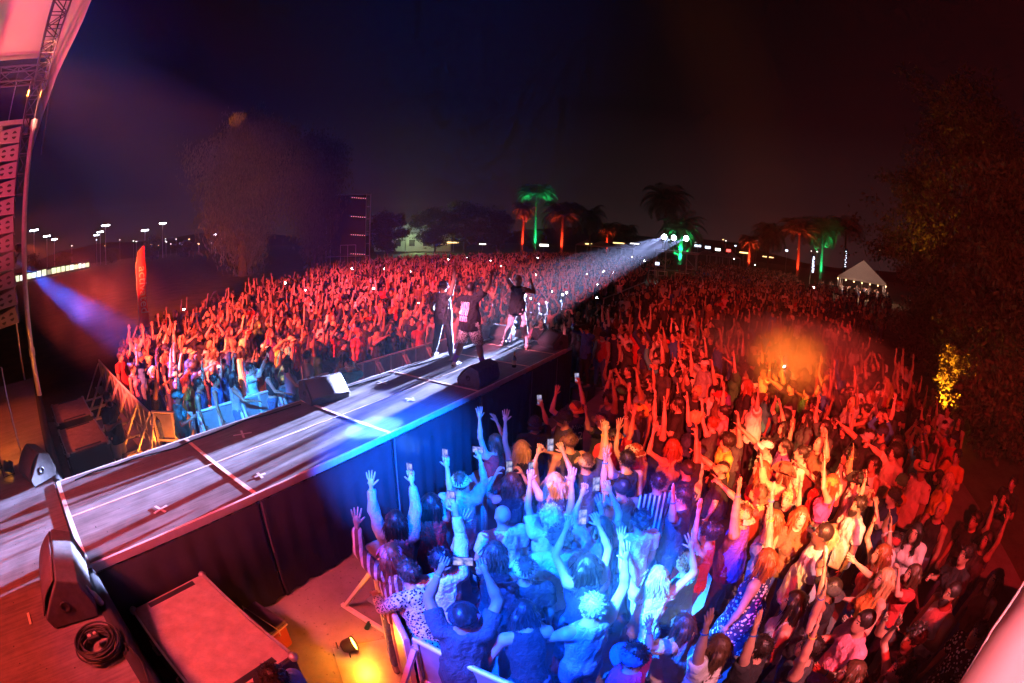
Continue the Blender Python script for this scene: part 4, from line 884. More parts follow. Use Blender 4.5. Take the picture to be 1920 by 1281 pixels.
def palm(loc, h, fl, n, label, seed, group='palms beyond the crowd'):
    rg = random.Random(seed); r_ = tag(empty('palm_tree', (loc[0], loc[1], 0), rg.uniform(0, 6)), label, 'palm tree', group); b = MB(); pts = []; rs = []
    for k in range(14):
        t = k/13; pts.append((.25*math.sin(t*1.3)*h*.03*(1+2*math.sin(seed)), 0, h*t)); rs.append(.34*(1.15-.35*t)*(1+.05*(k % 2)))
    b.tube(pts, rs, 10); b.lathe([(.34, -.2), (.55, .25), (.45, .7), (.2, 1.)], 10, pts[-1]); b.build('trunk', M_BARK, r_)
    b = MB(); top = Vector(pts[-1])+Vector((0, 0, .5))
    for k in range(n):
        a = k*2.39996; el = 1.25-(1.5+.5*math.sin(seed*1.7))*(k/n)**.9+rg.uniform(-.1, .1); d = Vector((math.cos(a), math.sin(a), 0)); L = fl*rg.uniform(.85, 1.1); p = top.copy(); e = el; prev = p; rach = [p.copy()]
        for s_ in range(9): p = p+(d*math.cos(e)+Vector((0, 0, math.sin(e))))*L/9; rach.append(p.copy()); e -= .11+.04*(.5+.5*math.sin(seed*2.3))+.03*s_
        b.tube(rach, [.035*(1-i/11) for i in range(10)], 4, False); sd_ = Vector((-d.y, d.x, 0))
        for i in range(1, 10):
            for q in (0, .5):
                base_ = rach[i-1].lerp(rach[i], q); tg = (rach[i]-rach[i-1]).normalized(); ll = L*.26*math.sin(math.pi*min(1, (i+q)/10.5)**.7)+.12
                for s_ in (-1, 1):
                    tip = base_+(sd_*s_*.75+tg*.6+Vector((0, 0, -.28))).normalized()*ll; wv = tg*L*.02; b.add([base_-wv, base_+wv, tip+wv*.4, tip-wv*.4], [(0, 1, 2, 3)])
    b.build('fronds', M_FROND, r_); return r_

def gp(px, dist): p_ = bearing(px, 480, dist); return (p_[0], p_[1])
def hz(px, py, dist): return bearing(px, py, dist)[2]
M_UPB = BLACK
def uplight(pt, h, col, power, label, lens):
    d = np.array(pt)-CAM[:2]; d /= np.linalg.norm(d); q = np.array(pt)-d*1.7
    e_ = tag(empty('uplight', (q[0], q[1], 0)), label, 'lamp', 'coloured uplights at the palm trunks')
    b = MB(); b.lathe([(.14, 0), (.18, .1), (.18, .3), (.2, .32)], 14, (0, 0, .02)); b.build('can', BLACK, e_); b = MB(); b.lathe([(.17, .3), (.001, .31)], 14, (0, 0, .02)); b.build('lens', lens, e_)
    lamp('uplight_light', (q[0], q[1], .5), (pt[0], pt[1], h*.75), col, power, 52, .9, .1)
LENS_R = emis('red_lens', (1, .03, .02), 30); LENS_G = emis('green_lens', (.02, 1, .3), 22)
GRN = (.01, 1, .3); REDP = (1, .045, .015)
palms = [(978, 128, 375, 3.6, 'R', 'palm lit red, the shorter one left of the green-lit palm'), (1003, 140, 345, 5.5, 'G', 'tall palm with green-lit trunk among the middle palms'), (1052, 118, 380, 6.0, 'R', 'palm with broad crown lit orange-red from below'),
         (1105, 150, 384, 5.5, None, 'dark unlit palm right of the broad red palm'), (1137, 160, 412, 4.6, 'R', 'small palm faintly lit red left of the light beams'), (1170, 165, 415, 5.0, None, 'small dark palm just left of the light beams'),
         (1243, 105, 352, 5.6, None, 'tall dark palm rising behind the mixing tower lamps'), (1275, 88, 402, 4.4, 'G', 'palm with vivid green crown directly above the mixing tower'), (1405, 125, 438, 3.6, 'R', 'small palm lit red halfway between mixing tower and white tent'),
         (1497, 110, 412, 5.2, 'R', 'palm with bright red trunk left of the glowing banner'), (1541, 120, 405, 5.2, 'G', 'palm with green-lit trunk just left of the white tent'), (1440, 130, 415, 5.6, None, 'dark palm between the two red palms on the right'), (1585, 125, 410, 5.5, None, 'dark palm above the white tent')]
for i, (px, ds, topy, fl_, lit, lab) in enumerate(palms):
    q = gp(px, ds); H_ = hz(px, topy+ (15 if fl_ > 4 else 8), ds); palm(q, H_-1.5, fl_*1.3, 46, lab, 20+i)
    if lit: uplight(q, H_, REDP if lit == 'R' else GRN, (60000 if lit == 'R' else 75000) if i < 9 else 38000, '%s uplight, %s from the left at the palm trunks' % ('red' if lit == 'R' else 'green', ordn[sum(1 for z_ in palms[:i] if z_[4])]), LENS_R if lit == 'R' else LENS_G)
tree('weeping_tree', gp(455, 62), hz(455, 200, 62), 7.5, 34000, 'huge dark weeping tree at the left with an orange-lit top', weep=True, lm=M_LEAF2, seed=3, leaf=.34, lobes=16, base=.22)
tree('weeping_tree', gp(590, 64), hz(590, 240, 64), 4.6, 20000, 'tall dark weeping tree beside the black video tower', weep=True, lm=M_LEAF2, seed=5, leaf=.32, lobes=12, base=.2)
for px, ds, ty, rd, sd_, lab in ((725, 95, 400, 4.5, 7, 'round dark tree right of the black video tower'), (815, 115, 392, 6.5, 8, 'broad round tree with a floodlit green left side'), (870, 118, 380, 7.0, 9, 'broad round dark tree in the middle of the row'), (930, 122, 398, 5.0, 10, 'narrower dark tree left of the red palm'), (1000, 160, 432, 5, 11, 'small pale-lit tree behind the red and green palms')):
    tree('round_tree', gp(px, ds), hz(px, ty, ds), rd, 13000, lab, seed=sd_, leaf=.42, base=.2, group='round trees beyond the crowd')
for px, ds, ty, rd, sd_, lab in ((1870, 21, 200, 4.6, 12, 'big dark tree filling the right picture edge'), (1770, 27, 330, 4.4, 13, 'dark bushy tree left of the big tree on the right'), (1930, 15, 330, 3.4, 15, 'dark tree cut off by the right picture edge')):
    tree('dark_tree', gp(px, ds), hz(px, ty, ds), rd, 38000, lab, seed=sd_, leaf=.2, base=.06, lobes=17, lm=M_LEAF2, group='dark trees at the right')
bq = at(1772, 790, 0); tree('amber_bush', (bq[0], bq[1]), 2.4, 1.0, 7000, 'bush lit glowing amber beside the right edge of the crowd', cat='bush', seed=14, leaf=.1, base=.1, lobes=8, lm=leaf_mat('leaf_amber_glow', (.2, .17, .05)))  # leaf colour raised towards yellow to carry the amber glow
for k, (px, ds) in enumerate(((120, 230), (285, 210), (345, 200), (210, 260), (60, 240))): tree('far_tree', gp(px, ds), 8+2*math.sin(k*2), 5, 1500, 'small dark far tree, %s from the left along the lit street' % ordn[sorted([120, 285, 345, 210, 60]).index(px)], seed=40+k, leaf=.9, base=.1, group='far trees at the lit street')

# ------------------------------------------------------------------ black video tower on scaffold
q = gp(652, 77); dr = np.array(q)-CAM[:2]; rz = math.atan2(dr[1], dr[0]); H_ = hz(650, 364, 77); vt = tag(empty('video_tower', (q[0], q[1], 0), rz), 'black video screen on a scaffold tower in front of the weeping trees', 'video tower')
b = MB(); b.box((-.1, 0, H_*.55), (.25, 5.6, H_*.86)); b.build('screen', mat('led_panel', (.012, .012, .016), .5, bump=.3, bscale=30), vt)
for y in (-3.6, -2.9, 2.9, 3.6):
    for x_ in (0, 1.6): b = MB(); b.tube([(x_, y, 0), (x_, y, H_)], .05, 6); b.build('scaffold_post', M_STEEL, vt)
for z in np.arange(1.2, H_, 2.0):
    for x_ in (0, 1.6): b = MB(); b.tube([(x_, -3.7, z), (x_, 3.7, z)], .04, 6); b.build('scaffold_rail', M_STEEL, vt)
M_DOT = emis('status_led', (1, .25, .3), 3)
for z in (H_*.93, H_*.66, H_*.4, H_*.13):
    for k in range(7): b = MB(); b.box((-.26, -2.7+.36*k, z+.03*k), (.05, .09, .09)); b.build('status_light', M_DOT, vt)
b = MB(); b.bar((-.28, -1.3, H_*.27), (-.28, 1.2, H_*.27), .05); b.bar((-.28, -1.3, .3), (-.28, -1.3, H_*.27), .05); b.bar((-.28, .0, .3), (-.28, .0, H_*.27), .05); b.bar((-.28, 1.2, .3), (-.28, 1.2, H_*.27), .05); b.build('door_frame', M_ALU, vt)

# ------------------------------------------------------------------ mixing tower with follow spots
q = np.array(gp(1268, 63)); dr = q-CAM[:2]; rz = math.atan2(dr[1], dr[0]); ft_ = tag(empty('mixing_tower', (q[0], q[1], 0), rz), 'scaffold mixing tower with pink-lit top beam in the middle of the crowd', 'mixing tower')
for y in (-2.7, -1.4, 1.4, 2.7):
    for x_ in (-1.5, 1.5): b = MB(); b.tube([(x_, y, 0), (x_, y, 3.75)], .045, 6); b.build('scaffold_post', M_STEEL, ft_)
for x_ in (-1.5, 1.5):
    b = MB(); truss(b, (x_, -2.9, 3.75), (x_, 2.9, 3.75), .26, 10, .03); b.build('top_truss', M_ALU, ft_)
    for y0, y1 in ((-2.7, -1.4), (1.4, 2.7)): b = MB(); b.tube([(x_, y0, 1.7), (x_, y1, 3.0)], .03, 5); b.tube([(x_, y0, 1.7), (x_, y1, 1.7)], .03, 5); b.build('cross_brace', M_STEEL, ft_)
b = MB(); b.box((0, 0, 1.25), (3.0, 5.6, .1)); b.build('platform', M_DECK, ft_)
b = MB(); b.box((-1.0, -1.2, 1.75), (.5, 1.9, .75)); bevel(b.build('mixing_desk', BLACK, ft_), .04)
b = MB(); b.box((-1.72, 2.4, 2.05), (.06, .62, .46)); b.build('screen_frame', BLACK, ft_); b = MB(); b.box((-1.755, 2.4, 2.05), (.012, .55, .39)); b.build('lit_screen', emis('screen_glow', (.7, .75, 1), 2.2), ft_)
for y0, y1 in ((-1.8, 0), (1.1, 2.2), (2.4, 3.4)):
    b = MB(); b.bar((-2.2, y0, 1.15), (-2.2, y1, 1.15), .06); b.bar((-2.2, y0, 0), (-2.2, y0, 1.15), .05); b.bar((-2.2, y1, 0), (-2.2, y1, 1.15), .05); b.bar((-2.2, y0, .6), (-2.2, y1, .6), .03); b.build('guard_rail', M_ALU, ft_)
tgts = [(9.0, 1.95, 2.2), (10.2, 1.6, 2.3), (6.0, 1.75, 1.85)]; M_SPOTLENS = emis('spot_lens', (.86, .9, 1), 70)
for k, (px, py) in enumerate(((1246, 444), (1264, 446), (1287, 447))):
    P_ = bearing(px, py, 62); d = (Vector(tgts[k])-Vector(P_)).normalized(); fs = tag(empty('follow_spot', (P_[0], P_[1], P_[2])), '%s of three white spot lamps blazing on the mixing tower' % ('leftmost', 'middle', 'rightmost')[k], 'spot lamp', 'spot lamps on the mixing tower')
    Ml = d.to_track_quat('Z', 'Y').to_matrix().to_4x4(); b = MB(); b.lathe([(.12, -.7), (.16, -.6), (.16, .1), (.3, .3), (.34, .36)], 16, (0, 0, 0), False, Ml); b.build('barrel', BLACK, fs); b = MB(); b.lathe([(.32, .36), (.001, .37)], 16, (0, 0, 0), False, Ml); b.build('lens', M_SPOTLENS, fs)
    b = MB(); b.tube([(0, 0, -P_[2]+3.88), (0, 0, -.18)], .03, 6); b.bar((0, -.2, -.18), (0, .2, -.18), .03); b.build('stand', M_STEEL, fs)
    P2 = Vector(P_)+d*.4; lamp('follow_spot_light', P2, tgts[k], (.42, .5, 1), 5.0e6, (2.6, 2.2, 1.9)[k], .35, .08)

# ------------------------------------------------------------------ tents, stalls and far lights
M_BULB = emis('festoon_bulb', (1, .62, .25), 12); M_COOLW = emis('cool_lamp', (.8, .88, 1), 8)
def marquee(px, py, ds, w_, h0, h1, label, bulbs=True, group=None, nm='marquee_tent'):
    q = gp(px, ds); dr = np.array(q)-CAM[:2]; r_ = tag(empty(nm, (q[0], q[1], 0), math.atan2(dr[1], dr[0])), label, 'tent', group); b = MB(); c = [(-w_/2, -w_/2), (w_/2, -w_/2), (w_/2, w_/2), (-w_/2, w_/2)]
    b.add([(x, y, h0) for x, y in c]+[(0, 0, h1)], [(i, (i+1) % 4, 4) for i in range(4)]); b.add([(x, y, h0) for x, y in c]+[(x*1.01, y*1.01, h0-.35) for x, y in c], [(i, 4+i, 4+(i+1) % 4, (i+1) % 4) for i in range(4)]); o = b.build('roof_cloth', M_FABRIC, r_); md = o.modifiers.new('t', 'SOLIDIFY'); md.thickness = .03
    for x, y in c+[(-w_/2, 0)]: b = MB(); b.tube([(x, y, 0), (x, y, h0)], .06, 6); b.build('leg', M_ALU, r_)
    if bulbs:
        for k in range(7): b = MB(); b.lathe([(.02, .07), (.07, .03), (.08, -.02), (.03, -.08), (.001, -.09)], 8, (-w_/2-.1, -w_/2+w_*k/6, h0-.42-.1*math.sin(math.pi*k/6))); b.build('bulb', M_BULB, r_)
        l = bpy.data.lights.new('tent_light', 'POINT'); l.energy = 1800; l.color = (1, .55, .4); l.shadow_soft_size = .3; o = link('tent_light', l, r_, (-.5, 0, h0-.3))
    return r_
marquee(1620, 0, 78, 8.0, 3.1, 6.0, 'white peaked marquee hung with warm bulbs left of the dark trees')
for k, (px, ds, w_) in enumerate(((1128, 150, 9), (1165, 160, 8), (1325, 170, 7), (1350, 165, 7), (1372, 160, 6), (1100, 170, 8))):
    marquee(px, 0, ds, w_, 3.0, 4.8, '%s pale stall roof from the left behind the middle palms' % ordn[sorted((1128, 1165, 1325, 1350, 1372, 1100)).index(px)], False, 'pale stall roofs far behind the crowd', 'stall_tent')
rg = random.Random(9)
def glow(px, py, ds, sx_, sz_, mt_, label, nm, cat, group):
    P_ = bearing(px, py, ds); dr = P_[:2]-CAM[:2]; e_ = tag(empty(nm, (P_[0], P_[1], 0), math.atan2(dr[1], dr[0])), label, cat, group)
    b = MB(); b.box((0, 0, P_[2]), (.2, sx_, sz_)); b.build('lit_face', mt_, e_); b = MB(); b.box((.16, 0, P_[2]), (.14, sx_*1.06, sz_*1.1)); b.build('frame', BLACK, e_)
    b = MB(); b.tube([(.16, 0, 0), (.16, 0, max(.2, P_[2]-sz_/2))], .06, 6); b.build('post', M_STEEL, e_); return e_
SIGN = [emis('sign_white', (1, .92, .8), 4), emis('sign_cool', (.7, .82, 1), 4), emis('sign_red', (1, .06, .05), 5), emis('sign_warm', (1, .62, .22), 4)]
for k, (px, py, sx_, sz_, m_) in enumerate(((1308, 461, 3, 1.2, 1), (1327, 464, 2.4, 1.4, 1), (1346, 468, 2.4, 1.5, 0), (1366, 470, 2.0, 1.6, 2), (1379, 461, .9, .6, 1), (1395, 474, 4, .8, 3), (1440, 482, 5, .5, 3), (1475, 470, 1.2, 1.0, 1), (1110, 458, 6, .7, 3), (1160, 456, 5, .6, 3), (1190, 457, 4, .5, 0), (1104, 475, .7, 1.6, 2), (850, 455, 5, .6, 3), (830, 458, 4, .6, 3), (905, 458, 3, .6, 0), (1020, 460, 4, 1.4, 0))):
    glow(px, py, 150 if px > 900 else 135, sx_*.7, sz_*.5, SIGN[m_], '%s lit %s stall sign, %s from the left of the far lights' % (('warm white', 'cool white', 'red', 'amber')[m_], 'small' if sx_ < 2 else 'wide', (ordn+['eleventh', 'twelfth', 'thirteenth', 'fourteenth', 'fifteenth', 'sixteenth'])[sorted((1308, 1327, 1346, 1366, 1379, 1395, 1440, 1475, 1110, 1160, 1190, 1104, 850, 830, 905, 1020)).index(px)]), 'stall_sign', 'sign', 'lit stall signs far behind the crowd')
# floodlit pale building and hedge glow behind the round trees
q = gp(775, 140); hb = tag(empty('pale_building', (q[0], q[1], 0), .6), 'floodlit pale greenish building behind the round trees', 'building'); b = MB(); b.box((0, 0, 2.5), (8, 22, 5)); b.build('wall', mat('pale_wall', (.55, .6, .48), .8, noise=.1), hb)
b = MB(); b.prism([(-12, 0), (12, 0), (0, 3.2)], -4.4, 4.4, Matrix.Translation((0, 0, 5)) @ Matrix(((0, 0, 1, 0), (1, 0, 0, 0), (0, 1, 0, 0), (0, 0, 0, 1)))); b.build('roof', mat('slate_roof', (.2, .2, .22), .8), hb)
for k in range(5): b = MB(); b.box((-4.05, -8+4*k, 2.4), (.1, 1.6, 1.8)); o = b.build('window', BLACK, hb)
qq = gp(760, 128); lamp('yard_flood', (qq[0], qq[1], 7), (q[0], q[1], 2), (.75, 1, .6), 3500, 120, .8, .2); lamp('yard_flood', (qq[0]+2, qq[1]+1, 3), (*gp(805, 116), 8), (.7, 1, .4), 20000, 90, .8, .2)
yl = tag(empty('yard_lamp', (qq[0], qq[1], 0)), 'yard floodlight pole left of the green-lit tree', 'lamp post'); b = MB(); b.tube([(0, 0, 0), (0, 0, 7.2)], .08, 8); b.build('pole', M_STEEL, yl); b = MB(); b.box((0, 0, 7.3), (.5, .7, .2)); b.build('head', BLACK, yl)
# glowing banners near the white tent
for px, py0, py1, lab, s_ in ((1523, 478, 512, 'upright banner glowing blue-white right of the red-trunked palm', 1), (1585, 466, 502, 'dark upright banner with white marks above the white tent', 0)):
    P0 = bearing(px, py1, 85); P1 = bearing(px, py0, 85); dr = P0[:2]-CAM[:2]; e_ = tag(empty('upright_banner', (P0[0], P0[1], 0), math.atan2(dr[1], dr[0])), lab, 'banner', 'upright banners near the white tent'); hh = P1[2]-P0[2]
    b = MB(); b.box((0, 0, (P0[2]+P1[2])/2), (.12, .62, hh)); b.build('cloth', mat('banner_navy', (.02, .03, .12), .7) if s_ else bpy.data.materials['banner_navy'], e_); b = MB(); b.tube([(0, .36, 0), (0, .36, P1[2]+.1)], .03, 6); b.build('pole', M_ALU, e_)
    r2 = random.Random(px)
    for k in range(14 if s_ else 8): b = MB(); b.box((-.075, r2.uniform(-.12, .12), P0[2]+hh*(.06+.9*k/(14 if s_ else 8))), (.02, r2.uniform(.14, .4) if s_ else r2.uniform(.1, .25), hh*.04)); b.build('letter', SIGN[1], e_)
# sports ground masts and the lit street on the far left
M_MASTL = emis('mast_lamp', (.85, .9, 1), 22)
masts = [(64, 432, 250, 5), (88, 443, 270, 4.5), (102, 449, 290, 4.0), (198, 423, 240, 4.6), (188, 435, 270, 4), (181, 441, 300, 3.6), (272, 432, 250, 4), (305, 419, 240, 3.6), (404, 440, 230, 2.6)]
for k, (px, py, ds, w_) in enumerate(masts):
    P_ = bearing(px, py, ds); dr = P_[:2]-CAM[:2]; e_ = tag(empty('floodlight_mast', (P_[0], P_[1], 0), math.atan2(dr[1], dr[0])), '%s floodlight mast from the left on the far sports ground' % ordn[sorted(m_[0] for m_ in masts).index(px)], 'floodlight', 'floodlight masts on the far sports ground')
    b = MB(); b.tube([(0, 0, 0), (0, 0, P_[2])], [.25, .14], 6); b.build('pole', mat('mast_paint', (.6, .6, .65), .5) if k == 0 else bpy.data.materials['mast_paint'], e_)
    for j in range(5): b = MB(); b.box((-.2, (j-2)*w_/5, P_[2]), (.3, w_/5-.03, .55)); b.build('lamp_head', M_MASTL, e_)
A = np.array(bearing(26, 503, 165)); B = np.array(bearing(168, 483, 215)); n = 16; M_BAND = [emis('shop_front', (.85, 1, .6), 1.5), emis('shop_front_white', (1, .95, .85), 1.8), emis('band_glow_dim', (.8, .8, .5), .6)]  # glowing boxes, added to stand in for the floodlit road and fence
for k in range(n):
    p0 = A+(B-A)*k/n; p1 = A+(B-A)*(k+1)/n; c = (p0+p1)/2; an = math.atan2(p1[1]-p0[1], p1[0]-p0[0]); L = float(np.hypot(*(p1-p0)[:2])); e_ = tag(empty('street_band', (c[0], c[1], 0), an), '%s glowing piece from the left of the bright band along the far street' % (ordn+['eleventh', 'twelfth', 'thirteenth', 'fourteenth', 'fifteenth', 'sixteenth'])[k], 'lit band', 'glowing band along the far street')
    hh = 1.5+.5*rg.random(); b = MB(); b.box((0, 1.2, 1.6), (L*.96, 2, 3.2)); b.build('band_back', BLACK, e_); b = MB(); b.box((0, .15, .9+hh*.4), (L*rg.uniform(.7, .92), .08, hh)); b.build('lit_front', M_BAND[rg.choice((0, 0, 1, 1, 2))], e_); b = MB(); b.box((0, -.3, 2.9), (L*.98, 1.2, .1)); b.build('band_top', BLACK, e_)
for k in range(34):   # scattered far street lamps
    px = rg.choice((rg.uniform(120, 420), rg.uniform(310, 420), rg.uniform(1420, 1660), rg.uniform(1300, 1420))); py = rg.uniform(448, 462) if px < 500 else (rg.uniform(462, 474) if px > 1420 else rg.uniform(445, 456)); ds = rg.uniform(210, 330); P_ = bearing(px, py, ds)
    e_ = tag(empty('street_lamp', (P_[0], P_[1], 0)), 'tiny far street lamp among the lights of the town', 'street lamp', 'far street lamps of the town'); b = MB(); b.tube([(0, 0, 0), (0, 0, P_[2])], .09, 5); b.build('pole', M_STEEL, e_); b = MB(); b.lathe([(.02, .3), (.4, .2), (.42, 0), (.02, -.1)], 8, (0, 0, P_[2])); b.build('lamp_head', SIGN[rg.choice((0, 0, 1, 3))], e_)

# ------------------------------------------------------------------ lamps hung on the roof truss
rig = tag(empty('lighting_truss', (-1.9, 0, 8.2)), 'lighting truss with rows of moving lamps under the stage roof', 'lighting truss')
b = MB(); truss(b, (-1.9, -8, 8.2), (-1.9, 8, 8.2), .3); child_at(b.build('truss', M_TRUSS), rig)
RIG = []
def show(y, tgt, col, power, ang, blend=.6, rad=.05, x=-1.9, z=7.75):
    loc = Vector((x, y, z)); d = (Vector(tgt)-loc).normalized(); Ml = d.to_track_quat('Z', 'Y').to_matrix().to_4x4()
    if abs(x+1.9) < .01:
        b = MB(); b.lathe([(.06, -.22), (.12, -.18), (.13, .1), (.11, .18)], 12, loc, True, Ml); b.bar(loc+Vector((0, -.16, 0)), loc+Vector((0, -.16, .35)), .04); b.bar(loc+Vector((0, .16, 0)), loc+Vector((0, .16, .35)), .04); b.box(loc+Vector((0, 0, .36)), (.2, .36, .08)); child_at(b.build('moving_lamp', BLACK), rig)
    if abs(x+1.9) < .01 and z < 7: b = MB(); b.tube([(x, y, z+.4), (x, y, 8.1)], .025, 8); child_at(b.build('drop_pipe', M_STEEL), rig)
    lamp('show_light', loc+d*.25, tgt, col, power, ang, blend, rad)
# ------------------------------------------------------------------ the people
CLR = dict(black=(.02, .02, .023), charcoal=(.06, .06, .065), white=(.78, .76, .73), grey=(.32, .32, .33), navy=(.03, .04, .11), red=(.55, .04, .04), tan=(.55, .4, .22), brown=(.2, .1, .055), pink=(.75, .28, .4), purple=(.2, .06, .32),
           cream=(.75, .66, .5), blue=(.05, .16, .55), teal=(.07, .4, .42), yellow=(.85, .58, .08), green=(.05, .26, .09), orange=(.8, .3, .06), magenta=(.8, .06, .4), denim=(.1, .15, .28), lavender=(.5, .45, .62), pale=(.82, .8, .86), straw=(.72, .42, .16))
SKIN = [(.56, .34, .25), (.5, .29, .2), (.42, .23, .15), (.34, .18, .11), (.2, .1, .06), (.12, .06, .04), (.6, .39, .3)]
HAIRC = dict(dark=(.018, .012, .01), brown=(.07, .035, .018), auburn=(.22, .06, .022), blond=(.5, .34, .16), pale=(.72, .62, .48), grey=(.3, .29, .28))
NP = [0]; CACHE = {}; TRI = [0]
def variant(sp, top, pants, pattern, h):
    key = (tuple(sorted(sp.items())), top, pants, pattern, h)
    if key not in CACHE:
        me, J = body_mesh('body', sp, h, [M_SKIN, M_SHOE]); tp = top_mesh('top', sp, J, h, FAB[pattern], top); pm = pants_mesh('trousers', sp, J, h*1.55, FAB[None], pants) if top != 'dress' or True else None
        CACHE[key] = (me, tp, pm, J); TRI[0] += 2*(len(me.polygons)+len(tp.polygons)+len(pm.polygons))
    return CACHE[key]
PHONE_SCREEN = None
def phone_materials():
    mt, nt, b = newmat('phone_screen'); tcn = node(nt, 'ShaderNodeTexCoord'); n = node(nt, 'ShaderNodeTexNoise'); n.inputs['Scale'].default_value = 17; nt.links.new(tcn.outputs['Object'], n.inputs['Vector']); rp = node(nt, 'ShaderNodeValToRGB'); rp.color_ramp.elements[0].position = .36; rp.color_ramp.elements[1].position = .72; rp.color_ramp.elements[0].color = (.03, .08, .3, 1); rp.color_ramp.elements[1].color = (.95, .85, 1, 1)
    nt.links.new(n.outputs[0], rp.inputs[0]); nt.links.new(rp.outputs[0], b.inputs['Emission Color']); b.inputs['Emission Strength'].default_value = .9; b.inputs['Base Color'].default_value = (.02, .02, .02, 1); b.inputs['Roughness'].default_value = .1; return mt
b = MB(); b.box((0, 0, 0), (.076, .155, .009)); _ph = b.mesh('case', [mat('phone_case', (.03, .03, .035), .35)]); b = MB(); b.box((0, 0, .0052), (.069, .145, .001)); _ps = b.mesh('screen', [phone_materials()])
b = MB(); b.box((-.018, .055, -.006), (.03, .034, .004)); _pl = b.mesh('camera_bump', [BLACK]); b = MB(); b.lathe([(.03, 0), (.001, .004)], 10, (0, .055, -.009)); _pt = b.mesh('torch', [emis('phone_torch', (1, .93, .95), 160)])
def phone(P, up, nz, label, land=False, torch=False):
    up = nrm(up); nz = np.asarray(nz, float); nz = nrm(nz-up*(nz@up)); xx = np.cross(up, nz)
    if land: up, xx = xx, -up
    e_ = tag(empty('phone', P), label, 'phone', 'phones held up in the crowd'); M = Matrix((xx, up, nz)).transposed().to_4x4(); M.translation = Vector(P); e_.matrix_world = M
    link('case', _ph, e_); link('screen', _ps, e_); link('camera_bump', _pl, e_)
    if torch: link('torch', _pt, e_)
    return e_
PEOPLE = []
def person(x, y, rz, sp, top='tee', tc_='black', pattern=None, pants='long', pc_='denim', hair='short', hc='dark', skin=1, label='', z=0., s=1., h=.0165, group='people in the crowd', cap=None, cc='black', ph=None, phland=False, beard=False, phlab=None, wrist=None, lens=False):
    me, tp, pm, J = variant(sp, top, pants, pattern, h); o = link('person', me, None, (x, y, z)); o.rotation_euler = (0, 0, rz); o.scale = (s, s, s); o.color = (*SKIN[skin], 1); tag(o, label, 'person', group)
    tnm = {'tee': 'tee_shirt', 'tank': 'tank_top', 'long': 'shirt', 'jacket': 'jacket', 'dress': 'dress', 'jersey': 'jersey', 'crop': 'crop_top'}[top]
    a = link(tnm, tp, o); a.color = (*CLR[tc_], 1); o['shirt'] = a.name; a2 = link('trousers' if pants == 'long' else 'shorts', pm, o); a2.color = (*(CLR[pc_] if top != 'dress' else CLR[tc_]), 1)
    Mh = Matrix(J['Hm'].tolist()).to_4x4(); Mh.translation = Vector(J['hc'])
    def hd(nm, m_, c):
        q = link(nm, m_, o); q.matrix_local = Mh; q.color = (*c, 1); return q
    if hair in HAIRS: hd('hair', HAIRS[hair], HAIRC[hc])
    if beard: hd('beard', HAIRS['beard'], HAIRC['dark'])
    if cap in ('cap', 'capr'):
        st = CAP if cap == 'cap' else CAPR; c_ = hd('cap', st[0], CLR[cc]); q = link('brim', st[1], c_); q.color = (*CLR[cc], 1)
    elif cap in ('hat', 'bucket'):
        st = HAT if cap == 'hat' else BUCKET; c_ = hd('hat', st[0], CLR[cc]); q = link('brim', st[1], c_); q.color = (*CLR[cc], 1)
        if st[2]: link('hat_band', st[2], c_)
    elif cap == 'beanie': hd('beanie', BEANIE, CLR[cc])
    c, sn = math.cos(rz), math.sin(rz); Rz = np.array([[c, -sn, 0], [sn, c, 0], [0, 0, 1]])
    if wrist:
        for side, col in wrist:
            d = J['hd'+side]; q = link('wristband', WRIST, o); q.matrix_local = Matrix.Translation(Vector(J['wr'+side]-d*.025)) @ Vector(d).to_track_quat('Z', 'Y').to_matrix().to_4x4(); q.color = (*CLR[col], 1)
    if ph:
        if ph == '2': P_ = (J['pcL']+J['pcR'])/2+np.array([.02, 0, .05])
        else: P_ = J['pc'+ph]+J['hd'+ph]*.075+J['hn'+ph]*.03
        up = Rz@(J['hdL']+J['hdR'] if ph == '2' else J['hd'+ph]); up = nrm(up*np.array([.4, .4, 1])); W_ = np.array([x, y, z])+Rz@P_*s; hdw = np.array([x, y, z])+Rz@J['hc']*s
        phone(W_, up, hdw-W_, phlab or ('phone held up by the '+label.replace('person in ', 'person in ')), phland)
    NP[0] += 1; PEOPLE.append((x, y)); return o, J
def face(x, y, off=0., tx=9.2, ty=1.2): return math.atan2(ty-y, tx-x)+R(off)

# --- performers on the catwalk
from mathutils.bvhtree import BVHTree
def project_on(shirt, pts, back=True):
    me = shirt.data; tree_ = BVHTree.FromPolygons([v.co for v in me.vertices], [tuple(p_.vertices) for p_ in me.polygons]); out_ = []
    for y, z, lift in pts:
        hit = tree_.ray_cast(Vector((-1. if back else 1., y, z)), Vector((1. if back else -1., 0, 0)))[0]; x = hit.x if hit else (-.14 if back else .14); out_.append((x-lift if back else x+lift, y, z))
    return out_
def text_on(shirt, txt, size, y0, z0, mt_, back=True, nm='lettering'):
    cu = bpy.data.curves.new('t', 'FONT'); cu.body = txt; cu.size = size; cu.align_x = 'CENTER'; cu.resolution_u = 2; cu.extrude = .002; tmp = bpy.data.objects.new('t', cu); COL.objects.link(tmp); bpy.context.view_layer.update(); me = bpy.data.meshes.new_from_object(tmp.evaluated_get(bpy.context.evaluated_depsgraph_get())); bpy.data.objects.remove(tmp)
    P_ = project_on(shirt, [(y0-(v.co.x if back else -v.co.x), z0+v.co.y, .006+v.co.z) for v in me.vertices], back)
    for v, p_ in zip(me.vertices, P_): v.co = p_
    me.materials.clear(); me.materials.append(mt_); o = link(nm, me, shirt); return o
GP = 'performers on the catwalk'; HP = .016
